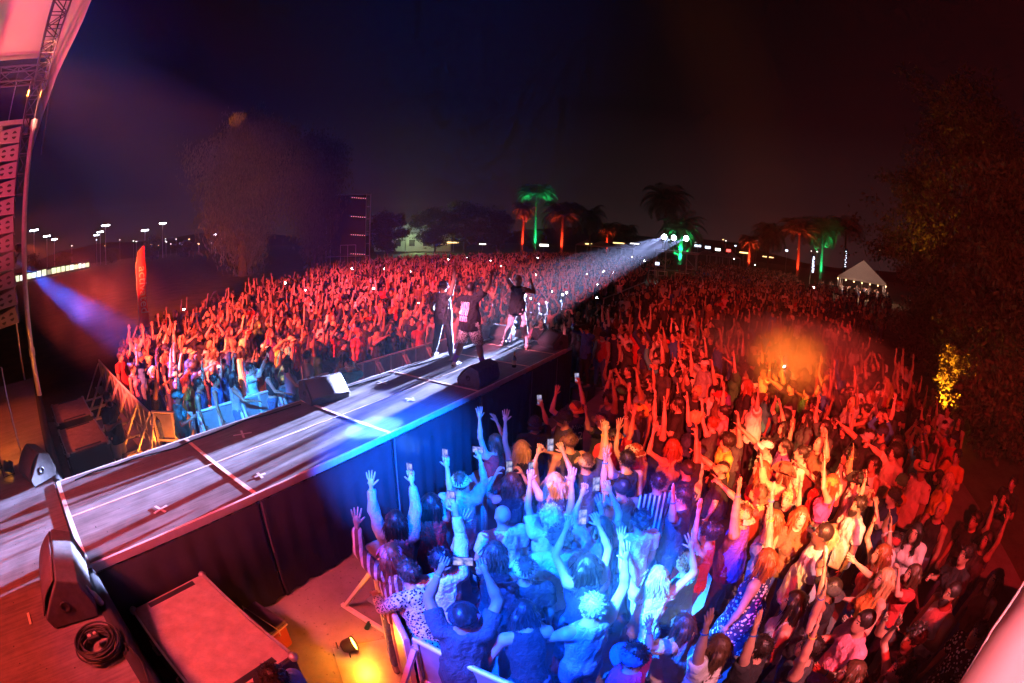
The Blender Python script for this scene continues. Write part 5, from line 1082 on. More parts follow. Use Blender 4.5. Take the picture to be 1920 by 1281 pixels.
o, J = person(8.46, 1.93, R(8), dict(sex='m', L='back', R='up', pitch=.1, stance=.25, fat=.035, stride=.06), 'jersey', 'charcoal', None, 'long', 'charcoal', None, 'dark', 3, 'performer in dark quilted vest raising one arm at the far catwalk edge', DECK, 1.0, HP, GP, 'capr', 'black')
vest = [c for c in o.children if c.name.startswith('jersey')][0]
for k in range(6):
    z = .92+.085*k; P_ = project_on(vest, [(-.2+.4*i/14, z, .004) for i in range(15)]); b = MB(); b.tube(P_, .006, 5); q = b.build('quilt_seam', BLACK, vest)
b = MB(); b.box((-.115, .0, -.02), (.06, .09, .05)); q = b.build('headphone_cup', mat('headphone_white', (.8, .8, .82), .4), o); q.location = Vector(J['hc'])+Vector((.12, -.085, .0)); q.rotation_euler = (0, 0, .0)
o, J = person(8.15, 1.0, R(3), dict(sex='m', L='back', R='linkup', pitch=.05, stance=.3, fat=.05, stride=-.05), 'tee', 'black', None, 'shorts', 'white', 'buzz', 'dark', 4, 'performer in black tee with pink print and spotted shorts in the catwalk centre', DECK, 1.02, HP, GP)
tee = [c for c in o.children if c.name.startswith('tee')][0]; sh_ = [c for c in o.children if c.name.startswith('shorts')][0]; sh_.data = sh_.data.copy(); sh_.data.materials[0] = FAB['leopard']
M_HOTP = mat('pink_print', (.95, .05, .3), .7); M_WPR = mat('white_print', (.85, .8, .85), .7); pts = []
for i in range(9):
    for j in range(13): pts.append((.155-.2*i/8, 1.0+.36*j/12, .004))
Q_ = project_on(tee, pts); b = MB(); b.add(Q_, [(i*13+j, (i+1)*13+j, (i+1)*13+j+1, i*13+j+1) for i in range(8) for j in range(12) if (i*7+j*5) % 11 not in (0, 4)]); b.build('print_block', M_HOTP, tee)
rg = random.Random(2)
for row, (z0, z1) in enumerate(((1.24, 1.38), (1.12, 1.25), (1.0, 1.1))):
    for k in range(4):
        y0 = .15-.055*k; sq = [(y0+rg.uniform(-.012, .012), z0+(z1-z0)*t, .008) for t in (0, .2, .4, .6, .8, 1)]+[(y0-.03, z1-.01, .008), (y0-.032+rg.uniform(-.01, .01), z0+(z1-z0)*.6, .008), (y0-.03, z0+.01, .008)]; b = MB(); b.tube(project_on(tee, sq), .0085, 5); b.build('print_stroke', M_WPR, tee)
for sd_ in 'LR':
    a_ = J['an'+sd_]; b = MB(); b.tube([a_+[0, 0, .01], a_+[.004, 0, .09], J['an'+sd_]+(J['kn'+sd_]-J['an'+sd_])*.42], [.045, .05, .062], 12, False); b.build('sock', mat('purple_sock', (.16, .05, .4), .8) if sd_ == 'L' else bpy.data.materials['purple_sock'], o)
o3, J3 = person(10.49, 1.16, R(-6), dict(sex='m', L='upbent', R='face2', pitch=.1, stance=.35, fat=.04), 'jersey', 'black', None, 'long', 'pale', None, 'dark', 2, 'bald performer in dark vest and pale jeans at the catwalk end', DECK, 1.03, HP, GP)
M_WSHOE = mat('white_trainer', (.8, .72, .74), .6)
def trainer(J, o, sd_):
    F = Field((-.1, -.08, -.1), (.24, .08, .08), .009); F.cone((-.055, 0, -.045), (.14, 0, -.05), .052, .046, .02); F.ell((.0, 0, -.005), (.06, .05, .055), .03); F.plane((0, 0, -.083), np.array([0, 0, -1.])); V, Q = F.net(); q = link('trainer', mesh_np('trainer', V, Q, [M_WSHOE]), o); q.location = Vector(J['an'+sd_])
for sd_ in 'LR': trainer(J, o, sd_); trainer(J3, o3, sd_)
b = MB(); b.tube([(.17*math.cos(a), .2*math.sin(a), .84+.008*math.sin(a*5)) for a in [2*math.pi*i/24 for i in range(25)]], .018, 6, False); b.build('shirt_hem', M_WPR, o3)
HN = .0215
# --- crew in the pits
x, y, _ = at(655, 682, 1.68); o, J = person(x, y, R(60), dict(sex='m', L='face2', R='face2', pitch=.25, fat=.02), 'tee', 'teal', None, 'long', 'black', 'short', 'dark', 2, 'photographer in cap and teal shirt in the far pit beside the catwalk', 0, 1., HN, 'crew in the pits', 'capr', 'tan')
x, y, _ = at(200, 745, 1.72); person(x, y, R(-45), dict(sex='m', L='down', R='cup', pitch=0., fat=.05), 'tee', 'black', None, 'shorts', 'cream', 'buzz', 'dark', 3, 'bearded guard in black tee and pale shorts in the dark far pit', 0, 1.03, HN, 'crew in the pits', beard=True)
x, y, _ = at(512, 1262, 1.68); person(x, y, R(120), dict(sex='m', L='down', R='down', pitch=0., fat=.04), 'tee', 'lavender', None, 'long', 'black', 'short', 'dark', 3, 'guard in black cap and pale blue shirt at the bottom edge of the pit', 0, .98, HN, 'crew in the pits', 'cap', 'black')
x, y, _ = at(1100, 640, 1.62); o, J = person(x, y, R(150), dict(sex='m', L='face2', R='phone', pitch=.1), 'long', 'blue', None, 'long', 'black', 'short', 'dark', 2, 'camera operator in bright blue shirt at the near catwalk end', .35, 1., HN, 'crew in the pits', 'cap', 'black')
vc = tag(empty('video_camera', (x-.25, y+.12, 2.02), R(150)), 'black video camera held by the operator in blue', 'camera'); b = MB(); b.box((0, 0, 0), (.3, .12, .14)); bevel(b.build('camera_body', BLACK, vc), .015); b = MB(); b.lathe([(.05, 0), (.055, .1), (.06, .12)], 14, (.15, 0, 0), True, Matrix.Rotation(math.pi/2, 4, 'Y')); b.build('lens', M_GLASSD, vc); b = MB(); b.tube([(-.1, 0, .07), (-.1, 0, .13), (.1, 0, .13), (.1, 0, .07)], .012, 6); b.build('handle', BLACK, vc)
b = MB(); b.box((x, y, .17), (.6, .5, .34)); tag(b.build('camera_riser', BLACK), 'small black box under the camera operator', 'box')

# --- people told apart in the photograph: head pixel, then their looks
def hp_(px, py, label, sex='m', L='down', R_='down', top='tee', tc_='black', hair='short', hc='dark', skin=1, off=0., head=1.65, **kw):
    sp = dict(sex=sex, L=L, R=R_, pitch=kw.pop('pitch', .15), fat=round(kw.pop('fat', 0.)/.04)*.04)
    if 'lean' in kw: sp['lean'] = kw.pop('lean')
    if 'hyaw' in kw: sp['hyaw'] = kw.pop('hyaw')
    rz = kw.pop('rz', None); s = kw.pop('s', 1.); x, y, _ = at(px, py, head*s); rz = face(x, y, off, 9.2 if px < 1300 else 6.5) if rz is None else R(rz)
    return person(x, y, rz, sp, top, tc_, kw.pop('pattern', None), kw.pop('pants', 'long'), kw.pop('pc_', 'denim'), hair, hc, skin, label, 0., s, kw.pop('h', HN), 'people in the crowd', **kw)
B2 = [('L', 'blue')]
hp_(742, 978, 'woman with long black hair and sequined jacket, one bare arm raised high', 'f', 'up', 'phonehigh', 'long', 'grey', 'long', 'dark', 1, ph='R', phlab='phone held up by the woman in the sequined jacket', off=15)
hp_(735, 1042, 'woman with very long red hair leaning at the near corner rail, hand spread', 'f', 'up2', 'down', 'long', 'brown', 'long', 'auburn', 0, off=30, pattern='stripe', cap='cap', cc='pink')
hp_(808, 945, 'woman with long black hair and red dress filming over the catwalk pit', 'f', 'down', 'phonehigh', 'dress', 'red', 'long', 'dark', 1, ph='R', phlab='phone of the black-haired woman in red', off=10)
hp_(862, 905, 'man in grey tee and pale cap filming with one arm beside the catwalk', 'm', 'down', 'phone', 'tee', 'grey', 'short', 'brown', 0, cap='cap', cc='cream', ph='R', phland=True, phlab='phone held sideways by the man in the pale cap', fat=.05)
hp_(944, 968, 'bald man in pale shirt lit cyan in the near crowd', 'm', 'down', 'down', 'tee', 'white', None, 'dark', 0, fat=.04, off=20)
hp_(928, 1038, 'woman with long wavy dark hair lit blue behind the bald man', 'f', 'upbent', 'down', 'tank', 'black', 'wavy', 'brown', 0, wrist=B2)
hp_(1032, 972, 'person with curly pale blond hair lit cyan', 'f', 'phonehigh', 'up', 'tee', 'white', 'curly', 'pale', 0, ph='L', phlab='phone above the curly blond head')
hp_(1048, 1012, 'person with tousled dark hair and pale shirt below the curly blond head', 'm', 'down', 'rail', 'tee', 'white', 'curly', 'brown', 0)
hp_(985, 1070, 'person in a pale blue cap and dark top in the blue light', 'm', 'down', 'down', 'tee', 'black', 'short', 'brown', 0, cap='cap', cc='white', fat=.04)
hp_(826, 1052, 'man in white shirt with short dark hair reaching over the rail, phone raised', 'm', 'rail', 'phonehigh', 'long', 'white', 'short', 'dark', 0, ph='R', phlab='phone raised by the man in the white shirt', off=20, s=1.03)
hp_(866, 1158, 'man in black cap and black tee filming with both hands above the rail', 'm', 'high2', 'high2', 'tee', 'charcoal', 'buzz', 'dark', 3, cap='cap', cc='black', ph='2', phland=True, phlab='phone held in both hands by the man in black cap', fat=.05, wrist=[('L', 'orange')])
hp_(795, 1120, 'person in floral blouse slumped on the near rail', 'f', 'rail', 'rail', 'long', 'cream', 'bun', 'brown', 1, pattern='leopard', lean=.35, head=1.5, off=40)
hp_(1000, 1205, 'person with black hair bending forward at the bottom rail', 'f', 'low', 'rail', 'tank', 'black', 'wavy', 'dark', 1, lean=.4, head=1.5, off=10)
hp_(1112, 1140, 'man in white-edged tank top with one arm on the rail and one thrust up', 'm', 'rail', 'up2', 'tank', 'grey', 'short', 'grey', 0, fat=.02, off=10, s=1.03)
hp_(1232, 1085, 'woman with long pale hair and white top dancing in the blue-white glare', 'f', 'reach', 'upbent', 'tank', 'white', 'wavy', 'blond', 0, off=-20)
hp_(1190, 1232, 'person in blue cap and magenta top at the bottom edge', 'm', 'down', 'down', 'tee', 'magenta', 'short', 'dark', 1, cap='cap', cc='blue', off=40, fat=.03)
hp_(1102, 1062, 'woman with dark hair in the blue light filming with raised hands', 'f', 'high2', 'high2', 'tank', 'navy', 'long', 'dark', 0, ph='2', phlab='phone between raised hands in the blue light')
hp_(1130, 990, 'woman in pink top filming with both hands near the curly blond head', 'f', 'high2', 'high2', 'tee', 'pink', 'pony', 'brown', 0, ph='2', phlab='phone held by the woman in pink')
hp_(1235, 905, 'person with dark hair and black-and-white pinstripe shirt', 'm', 'down', 'down', 'tee', 'black', 'short', 'dark', 1, pattern='stripe', off=-10)
hp_(1168, 915, 'dark-haired bare-shouldered person with one arm up left of the pinstripe shirt', 'm', 'up', 'down', 'tank', 'brown', 'buzz', 'dark', 1, cap='cap', cc='black', wrist=B2)
hp_(1192, 848, 'person in a spotted sun hat in the near crowd', 'f', 'up2', 'down', 'tank', 'red', 'long', 'auburn', 0, cap='bucket', cc='cream')
hp_(1196, 772, 'person in a yellow straw hat', 'm', 'up', 'down', 'tee', 'black', 'short', 'dark', 2, cap='hat', cc='yellow', off=10)
hp_(1070, 828, 'man in brown cap and charcoal tank top', 'm', 'down', 'down', 'tank', 'charcoal', 'short', 'brown', 1, cap='cap', cc='brown')
hp_(1100, 868, 'person in tan cap with tan bandana', 'm', 'down', 'up', 'tee', 'navy', 'short', 'brown', 1, cap='cap', cc='tan', wrist=[('R', 'yellow')])
o_j, _ = hp_(1080, 765, 'man in dark jersey with a name and number on its back', 'm', 'upbent', 'phonehigh', 'tee', 'navy', 'buzz', 'brown', 1, cap='capr', cc='orange', ph='R', phlab='phone of the man in the numbered jersey'); _sh = [c for c in o_j.children if c.name.startswith('tee')][0]
text_on(_sh, 'RYAN', .085, 0, 1.33, M_WPR); text_on(_sh, '12', .2, 0, 1.13, M_WPR)
hp_(978, 842, 'person with long strawberry-blond hair beside the catwalk', 'f', 'up', 'down', 'tank', 'black', 'long', 'blond', 0, h=.021)
hp_(1003, 795, 'person in black cap and black tee beside the catwalk', 'm', 'down', 'phone', 'tee', 'black', 'short', 'dark', 2, cap='capr', cc='black', ph='R', phlab='phone of the person in black cap beside the catwalk', h=.021)
hp_(930, 830, 'person with bare arm up and dark hair nearest the catwalk skirt', 'f', 'up', 'reach', 'tank', 'red', 'pony', 'brown', 1, off=30, h=.021)
hp_(1165, 735, 'person in a dark green cap under raised arms', 'm', 'clap', 'clap', 'tee', 'black', 'short', 'dark', 1, cap='cap', cc='green', h=.021)
hp_(960, 905, 'woman with brown hair and black top raising her phone, left of the curly blond', 'f', 'face2', 'face2', 'tank', 'black', 'wavy', 'brown', 0, ph='2', phlab='phone of the brown-haired woman in black')
hp_(1040, 905, 'blond woman in black top filming with two straight arms', 'f', 'high2', 'high2', 'tank', 'charcoal', 'long', 'blond', 6, ph='2', phlab='phone held high by the blond woman in black top')
hp_(1150, 820, 'person in orange-red cap turned sideways', 'm', 'down', 'up', 'tee', 'red', 'short', 'dark', 1, cap='cap', cc='orange', off=-60, h=.021)
hp_(1262, 838, 'woman with auburn hair holding a drink high', 'f', 'upbent', 'down', 'tank', 'tan', 'long', 'auburn', 0, h=.021)
hp_(1290, 880, 'person in black cap and black tee right of the pinstripe shirt', 'm', 'down', 'fist', 'tee', 'black', 'buzz', 'dark', 2, cap='cap', cc='black', h=.021)
hp_(1330, 1000, 'woman in wine-red top with dark hair beside the blue light', 'f', 'up2', 'down', 'tank', 'red', 'bun', 'dark', 0, off=10)
# right-hand side
hp_(1500, 968, 'auburn-haired woman in brown laced top looking towards the camera', 'f', 'down', 'down', 'tee', 'brown', 'wavy', 'auburn', 6, rz=188, pitch=.18, h=.0145)
hp_(1546, 1002, 'tall dark-skinned man in a white tee with close-cropped hair', 'm', 'down', 'down', 'tee', 'white', 'buzz', 'dark', 5, s=1.06, fat=.06, off=15)
hp_(1612, 948, 'bearded man in red and white striped shirt', 'm', 'down', 'cup', 'tee', 'white', 'short', 'dark', 1, pattern='wide', beard=True, off=25, fat=.04)
hp_(1452, 975, 'woman with long ginger hair and tan top', 'f', 'up', 'down', 'tank', 'tan', 'long', 'auburn', 0, wrist=[('L', 'blue')])
hp_(1538, 832, 'bald man in brown polo shirt', 'm', 'upbent', 'down', 'tee', 'brown', None, 'dark', 1, fat=.06, off=20)
hp_(1472, 885, 'person in a broad dark brown hat and tan jacket', 'f', 'phone', 'down', 'long', 'tan', 'wavy', 'brown', 0, cap='hat', cc='brown', ph='L', phlab='phone of the person in the broad brown hat')
hp_(1732, 880, 'tall man in broad straw hat and cream tee', 'm', 'down', 'down', 'tee', 'cream', 'short', 'dark', 3, cap='hat', cc='straw', fat=.08, s=1.05, off=25)
hp_(1786, 1112, 'heavy bearded man with shaved head and white tank top', 'm', 'cup', 'down', 'tank', 'white', 'buzz', 'dark', 3, beard=True, fat=.08, off=30)
hp_(1395, 965, 'man in tan cap and purple basketball vest with yellow edging', 'm', 'up', 'down', 'jersey', 'purple', 'short', 'brown', 1, cap='capr', cc='tan', fat=.03, wrist=[('L', 'blue')])
hp_(1438, 1050, 'woman in navy floral dress throwing up one arm', 'f', 'down', 'vsign', 'dress', 'navy', 'wavy', 'auburn', 0, pattern='dots', fat=.05, wrist=[('R', 'yellow')])
hp_(1622, 1165, 'short-haired man in pale pink tee clapping at the lower right', 'm', 'cup', 'cup', 'tee', 'pink', 'buzz', 'dark', 1, fat=.04, off=35, wrist=[('L', 'teal')])
hp_(1560, 1105, 'man in black cap and black tee with red-lit neck', 'm', 'clap', 'clap', 'tee', 'black', 'buzz', 'dark', 2, cap='capr', cc='charcoal', fat=.05, off=20)
hp_(1440, 835, 'man in white cap hugging a redhead', 'm', 'down', 'reach', 'tee', 'cream', 'short', 'dark', 1, cap='cap', cc='white')
hp_(1430, 880, 'woman with long red hair in front of the white cap', 'f', 'down', 'down', 'tank', 'red', 'long', 'auburn', 0)
hp_(1505, 850, 'woman in cream blouse with dark hair and headscarf', 'f', 'down', 'down', 'tee', 'cream', 'bun', 'dark', 0)
hp_(1425, 925, 'man in tan cap turned backwards and ochre tee singing upward', 'm', 'point', 'down', 'tee', 'straw', 'short', 'brown', 1, cap='capr', cc='brown', pitch=.35)
hp_(1560, 905, 'woman in hot pink top with ginger cap and both hands joined overhead', 'f', 'clap', 'clap', 'crop', 'magenta', 'long', 'auburn', 0, cap='cap', cc='orange')
hp_(1640, 870, 'dark-haired woman in white wrap top with crossed arms', 'f', 'cross', 'cross', 'tank', 'white', 'pony', 'dark', 2, off=30)
hp_(1690, 905, 'person in patterned bandana and orange top', 'f', 'reach', 'down', 'long', 'orange', 'bun', 'dark', 2, cap='beanie', cc='green', off=20)
hp_(1725, 990, 'person in white shirt bent away at the right crowd edge', 'f', 'down', 'down', 'long', 'white', 'long', 'dark', 1, lean=.3, head=1.58, off=60)
hp_(1765, 955, 'bald-headed man in black top at the right crowd edge', 'm', 'down', 'cup', 'tank', 'black', None, 'dark', 1, off=40)
hp_(1770, 800, 'man in white cap and pale tee near the right edge', 'm', 'reach', 'down', 'tee', 'pink', 'short', 'dark', 1, cap='cap', cc='white', off=30, h=.021)
hp_(1795, 855, 'person in orange top arms folded at the right crowd edge', 'm', 'cross', 'cross', 'tee', 'orange', 'short', 'dark', 1, off=30, h=.021)
hp_(1660, 1085, 'woman with orange-lit blond hair and orange top at the lower right', 'f', 'cup', 'cup', 'tank', 'orange', 'long', 'blond', 0, off=30)
hp_(1655, 1040, 'woman in white-edged red top leaning back', 'f', 'reach', 'upbent', 'tank', 'red', 'wavy', 'auburn', 0, off=20)
hp_(1492, 1130, 'woman with dark hair and lavender scarf at the bottom', 'f', 'down', 'down', 'tank', 'lavender', 'long', 'dark', 1, off=20)
hp_(1345, 1215, 'person with brown hair and white sleeve thrusting an arm up at the bottom', 'm', 'up', 'down', 'tee', 'white', 'wavy', 'brown', 1, off=10, wrist=B2)
hp_(1425, 1215, 'person in black tee with tall raised arm and blue wristband', 'm', 'up', 'down', 'tee', 'black', 'short', 'dark', 1, off=10, wrist=B2)
hp_(1520, 1215, 'dark-haired person with both long arms up at the bottom edge', 'm', 'up', 'up2', 'tank', 'charcoal', 'short', 'dark', 1, off=15, wrist=[('L', 'yellow'), ('R', 'blue')])
hp_(1715, 1195, 'curly-haired man in black printed tee filming at the lower right', 'm', 'down', 'phone', 'tee', 'black', 'curly', 'dark', 2, ph='R', phlab='phone of the curly-haired man in black print', off=40)
hp_(1690, 1255, 'bare-shouldered person at the bottom right edge', 'f', 'down', 'upbent', 'tank', 'brown', 'short', 'dark', 1, off=30)
hp_(1600, 1262, 'person in red top cut off by the bottom edge', 'f', 'down', 'down', 'tank', 'red', 'long', 'brown', 1, off=20)
hp_(1835, 1185, 'person in black patterned shirt beside the white canopy', 'm', 'down', 'down', 'tee', 'black', 'short', 'dark', 2, off=40, pattern='dots')
for i, (px, py, lb, sx_, l_, r__, tp_, tcx, hr) in enumerate(((1852, 1012, 'dim woman in striped top with one arm raised at the dark right', 'f', 'up', 'cup', 'tank', 'charcoal', 'long'), (1830, 975, 'dim person with red-lit face and raised hand at the dark right', 'm', 'up2', 'down', 'tee', 'black', 'short'), (1868, 1085, 'dim long-haired woman at the dark right below the raised arm', 'f', 'down', 'down', 'tank', 'brown', 'wavy'), (1900, 905, 'shadowy tall figure at the far right edge', 'm', 'cup', 'down', 'tee', 'black', 'short'), (1885, 935, 'shadowy person reaching out at the right edge', 'f', 'reach', 'down', 'long', 'charcoal', 'long'), (1812, 1040, 'shadowy person with bag at the dark right', 'f', 'down', 'cup', 'tee', 'black', 'bun'))):
    hp_(px, py, lb, sx_, l_, r__, tp_, tcx, hr, 'dark', 1, off=30, h=.021)
hp_(1778, 770, 'person with amber-lit shirt standing before the amber bush', 'm', 'down', 'cup', 'tee', 'white', 'short', 'dark', 2, off=20, h=.021)
hp_(1800, 790, 'long-haired woman in black beside the amber bush', 'f', 'down', 'down', 'tank', 'black', 'long', 'dark', 2, off=20, h=.021)
hp_(1648, 738, 'man in white basketball vest with raised hand at the right', 'm', 'up2', 'down', 'jersey', 'white', 'short', 'dark', 2, cap='capr', cc='white', h=.021)
hp_(1655, 672, 'man in long white tee standing tall at the right', 'm', 'down', 'down', 'tee', 'white', 'buzz', 'dark', 5, s=1.05, h=.021)
hp_(1690, 720, 'man in black and white team shirt at the right', 'm', 'cup', 'up2', 'jersey', 'black', 'short', 'dark', 3, cap='cap', cc='black', h=.021)
hp_(1590, 610, 'man in pale pink shirt raising a phone by the grass', 'm', 'phone', 'phone', 'long', 'pink', 'short', 'dark', 1, ph='L', phlab='phone raised by the man in pink by the grass', h=.021)
# far side, front row and corner
front = [(288, 725, 'm', 'wave', 'up2', 'tank', 'black', 'buzz', 'black tank top with both arms up at the orange corner'), (330, 742, 'f', 'up', 'cup', 'tee', 'teal', 'short', 'teal shirt and cap leaning on the corner rail'), (372, 720, 'm', 'up', 'down', 'jersey', 'navy', 'buzz', 'navy jersey with one arm up, cyan-lit'),
         (402, 712, 'm', 'wave', 'down', 'jersey', 'blue', 'short', 'blue team shirt beside the lit corner'), (436, 708, 'f', 'up', 'rail', 'tank', 'grey', 'long', 'grey tank top, long hair, pressing the blue-lit rail'), (468, 690, 'm', 'phone', 'phone', 'tee', 'white', 'short', 'white tee filming sideways, head tipped back'), (505, 690, 'f', 'down', 'rail', 'crop', 'black', 'wavy', 'black crop top bending over the rail'),
         (540, 682, 'f', 'upbent', 'rail', 'tank', 'lavender', 'long', 'lavender top reaching across the rail'), (575, 668, 'm', 'up', 'down', 'tee', 'cream', 'short', 'cream tee with arm up behind the pink monitor'), (612, 660, 'f', 'face2', 'face2', 'long', 'charcoal', 'long', 'checked sleeve hiding the face'), (705, 620, 'm', 'up', 'rail', 'jersey', 'white', 'short', 'white pinstriped baseball shirt with cap at the rail'),
         (735, 605, 'f', 'cup', 'rail', 'tank', 'black', 'wavy', 'black top with wavy dark hair behind the rail'), (772, 600, 'm', 'up2', 'rail', 'tee', 'black', 'short', 'black tee leaning on the rail left of the vest performer'), (800, 592, 'f', 'phone', 'rail', 'tee', 'white', 'long', 'white patterned top at the rail behind the vest performer'),
         (248, 690, 'f', 'up', 'down', 'tank', 'pink', 'bun', 'pink top near the left end of the barricade'), (262, 668, 'm', 'upbent', 'wave', 'tee', 'blue', 'short', 'blue beanie lit cyan'), (300, 650, 'f', 'up2', 'down', 'tee', 'brown', 'wavy', 'brown top behind the cyan glare'), (225, 668, 'm', 'wave', 'down', 'tee', 'red', 'short', 'red tee waving at the far left')]
for px, py, sx_, l_, r__, tp_, tcx, hr, lb in front:
    kw = {}
    if 'beanie' in lb: kw = dict(cap='beanie', cc='blue')
    elif 'cap' in lb.split(): kw = dict(cap='cap', cc='teal' if 'teal' in lb else 'black')
    if 'filming' in lb: kw = dict(ph='L', phland=True, phlab='phone held sideways by the white tee at the far rail')
    if 'pinstriped' in lb: kw.update(pattern='stripe')
    if 'checked' in lb: kw.update(pattern='check')
    if 'patterned' in lb: kw.update(pattern='leopard')
    hp_(px, py, 'person in '+lb, sx_, l_, r__, tp_, tcx, hr, 'dark', random.choice((0, 1, 1, 2, 3)), h=.021, off=random.uniform(-15, 15), **kw)

# --- where the rest of the crowd stands
def inside(poly, x, y):
    c = False; j = len(poly)-1
    for i in range(len(poly)):
        xi, yi = poly[i]; xj, yj = poly[j]
        if (yi > y) != (yj > y) and x < (xj-xi)*(y-yi)/(yj-yi)+xi: c = not c
        j = i
    return c
LEFT = [(3.7, 4.7), (11.9, 4.7), (12.7, 3.9), (12.7, 2.9), (19.5, 3.2), (26.4, 4.4), (42, 5.5), (60, 9), (110, 14), (110, 34), (62, 38), (44, 40), (34.9, 35.6), (20.9, 25.1), (14.8, 21.2), (10.1, 17.7), (6.3, 15.3), (3.2, 11.6), (2.9, 5.3)]
RIGHT = [(2.75, -2.6), (3.2, -2.0), (12.3, -2.0), (12.7, -1.0), (12.7, 2.9), (19.5, 2.2), (42, 3.2), (60, 2), (110, 8), (110, -14), (60, -12), (45.6, -9.6), (27.5, -9.5), (19, -9.5), (14.8, -10.1), (8.2, -9.1), (5.6, -8.0), (3.8, -7.1), (2.75, -6.4)]
EXTRA = [(24, -10), (45.6, -9.8), (60, -12.2), (80, -16), (82, -30), (60, -24), (40, -17), (28, -13)]
rg = np.random.RandomState(7); pos = []; occ = {}
def free(x, y, d):
    i, j = int(math.floor(x)), int(math.floor(y))
    for a in (-1, 0, 1):
        for c in (-1, 0, 1):
            for (u, v) in occ.get((i+a, j+c), ()):
                if (u-x)**2+(v-y)**2 < d*d: return False
    return True
def occupy(x, y): occ.setdefault((int(math.floor(x)), int(math.floor(y))), []).append((x, y))
for x, y in PEOPLE: occupy(x, y)
FOHq = np.array(gp(1268, 63))
for poly, near_sp in ((LEFT, .46), (RIGHT, .43), (EXTRA, 1.2)):
    for ring_ in range(3):
        r0, r1, spn = ((0, 16, near_sp), (16, 45, max(near_sp, .58)), (45, 118, max(near_sp, .95)))[ring_]
        P0 = np.array(poly); lo = P0.min(0); hi = P0.max(0); n = int((hi[0]-lo[0])*(hi[1]-lo[1])/(spn*spn)*(1.5))
        C = rg.uniform(lo, hi, (n, 2)); dd = np.hypot(C[:, 0]-CAM[0], C[:, 1]-CAM[1]); C = C[(dd >= r0) & (dd < r1)]
        for x, y in C:
            if not inside(poly, x, y): continue
            s_ = spn
            if poly is RIGHT and 15 < x < 34 and y < 1.5: s_ = .92+.25*math.sin(x*.7)*math.sin(y*.9)
            if np.hypot(*(FOHq-[x, y])) < 4.2: continue
            if math.sin(x*1.31+2*math.sin(y*.9))*math.sin(y*1.57+x*.35) > .82 and x > 4: continue
            if not free(x, y, s_): continue
            occupy(x, y); pos.append((x, y))
def visible(x, y):
    u, v = project((x, y, 1.6)); return -40 < u < 1960 and 0 < v < 1330
pos = [p_ for p_ in pos if visible(*p_)]
pos.sort(key=lambda p_: (p_[0]-CAM[0])**2+(p_[1]-CAM[1])**2)
n_ind = max(0, 292-NP[0]); near, rest = pos[:n_ind], pos[n_ind:]
POOL = [('up', 'down', 'one arm straight up'), ('up', 'up2', 'both arms up'), ('phone', 'down', 'holding out a phone'), ('face2', 'face2', 'hands at the face'), ('clap', 'clap', 'hands joined overhead'), ('down', 'down', 'arms down'), ('wave', 'down', 'waving'), ('fist', 'down', 'fist raised'), ('cup', 'down', 'one forearm forward'), ('down', 'point', 'pointing ahead'), ('down', 'up2', 'one arm high'), ('vsign', 'down', 'two fingers up')]
TOPS = [('tee', 'tee', None), ('tank', 'tank top', None), ('long', 'long-sleeved shirt', None), ('jersey', 'sports vest', None)]
rr = random.Random(21); COMBO = [(sx_, POOL[i], TOPS[(i+k+(sx_ == 'f')) % 4 if (i+k) % 3 else 0]) for i in range(len(POOL)) for k, sx_ in enumerate('mf')]; used = set(); VAR = {}
def zone(x, y):
    if y > 3:
        if y < 5.6 and x > 4: return 'at the far rail'
        if x < 6: return 'in the left corner crowd'
        return 'deep in the left crowd' if y > 9 else 'in the middle of the left crowd'
    if x > 11.5: return 'before the catwalk end'
    if y > -3.4: return 'beside the catwalk skirt'
    return 'at the right crowd edge' if y < -6.6 else 'in the middle of the near crowd'
colw = ['black']*13+['charcoal']*5+['white']*3+['grey', 'navy', 'navy', 'red', 'red', 'tan', 'pink', 'cream', 'blue', 'teal', 'brown', 'purple', 'green', 'yellow']
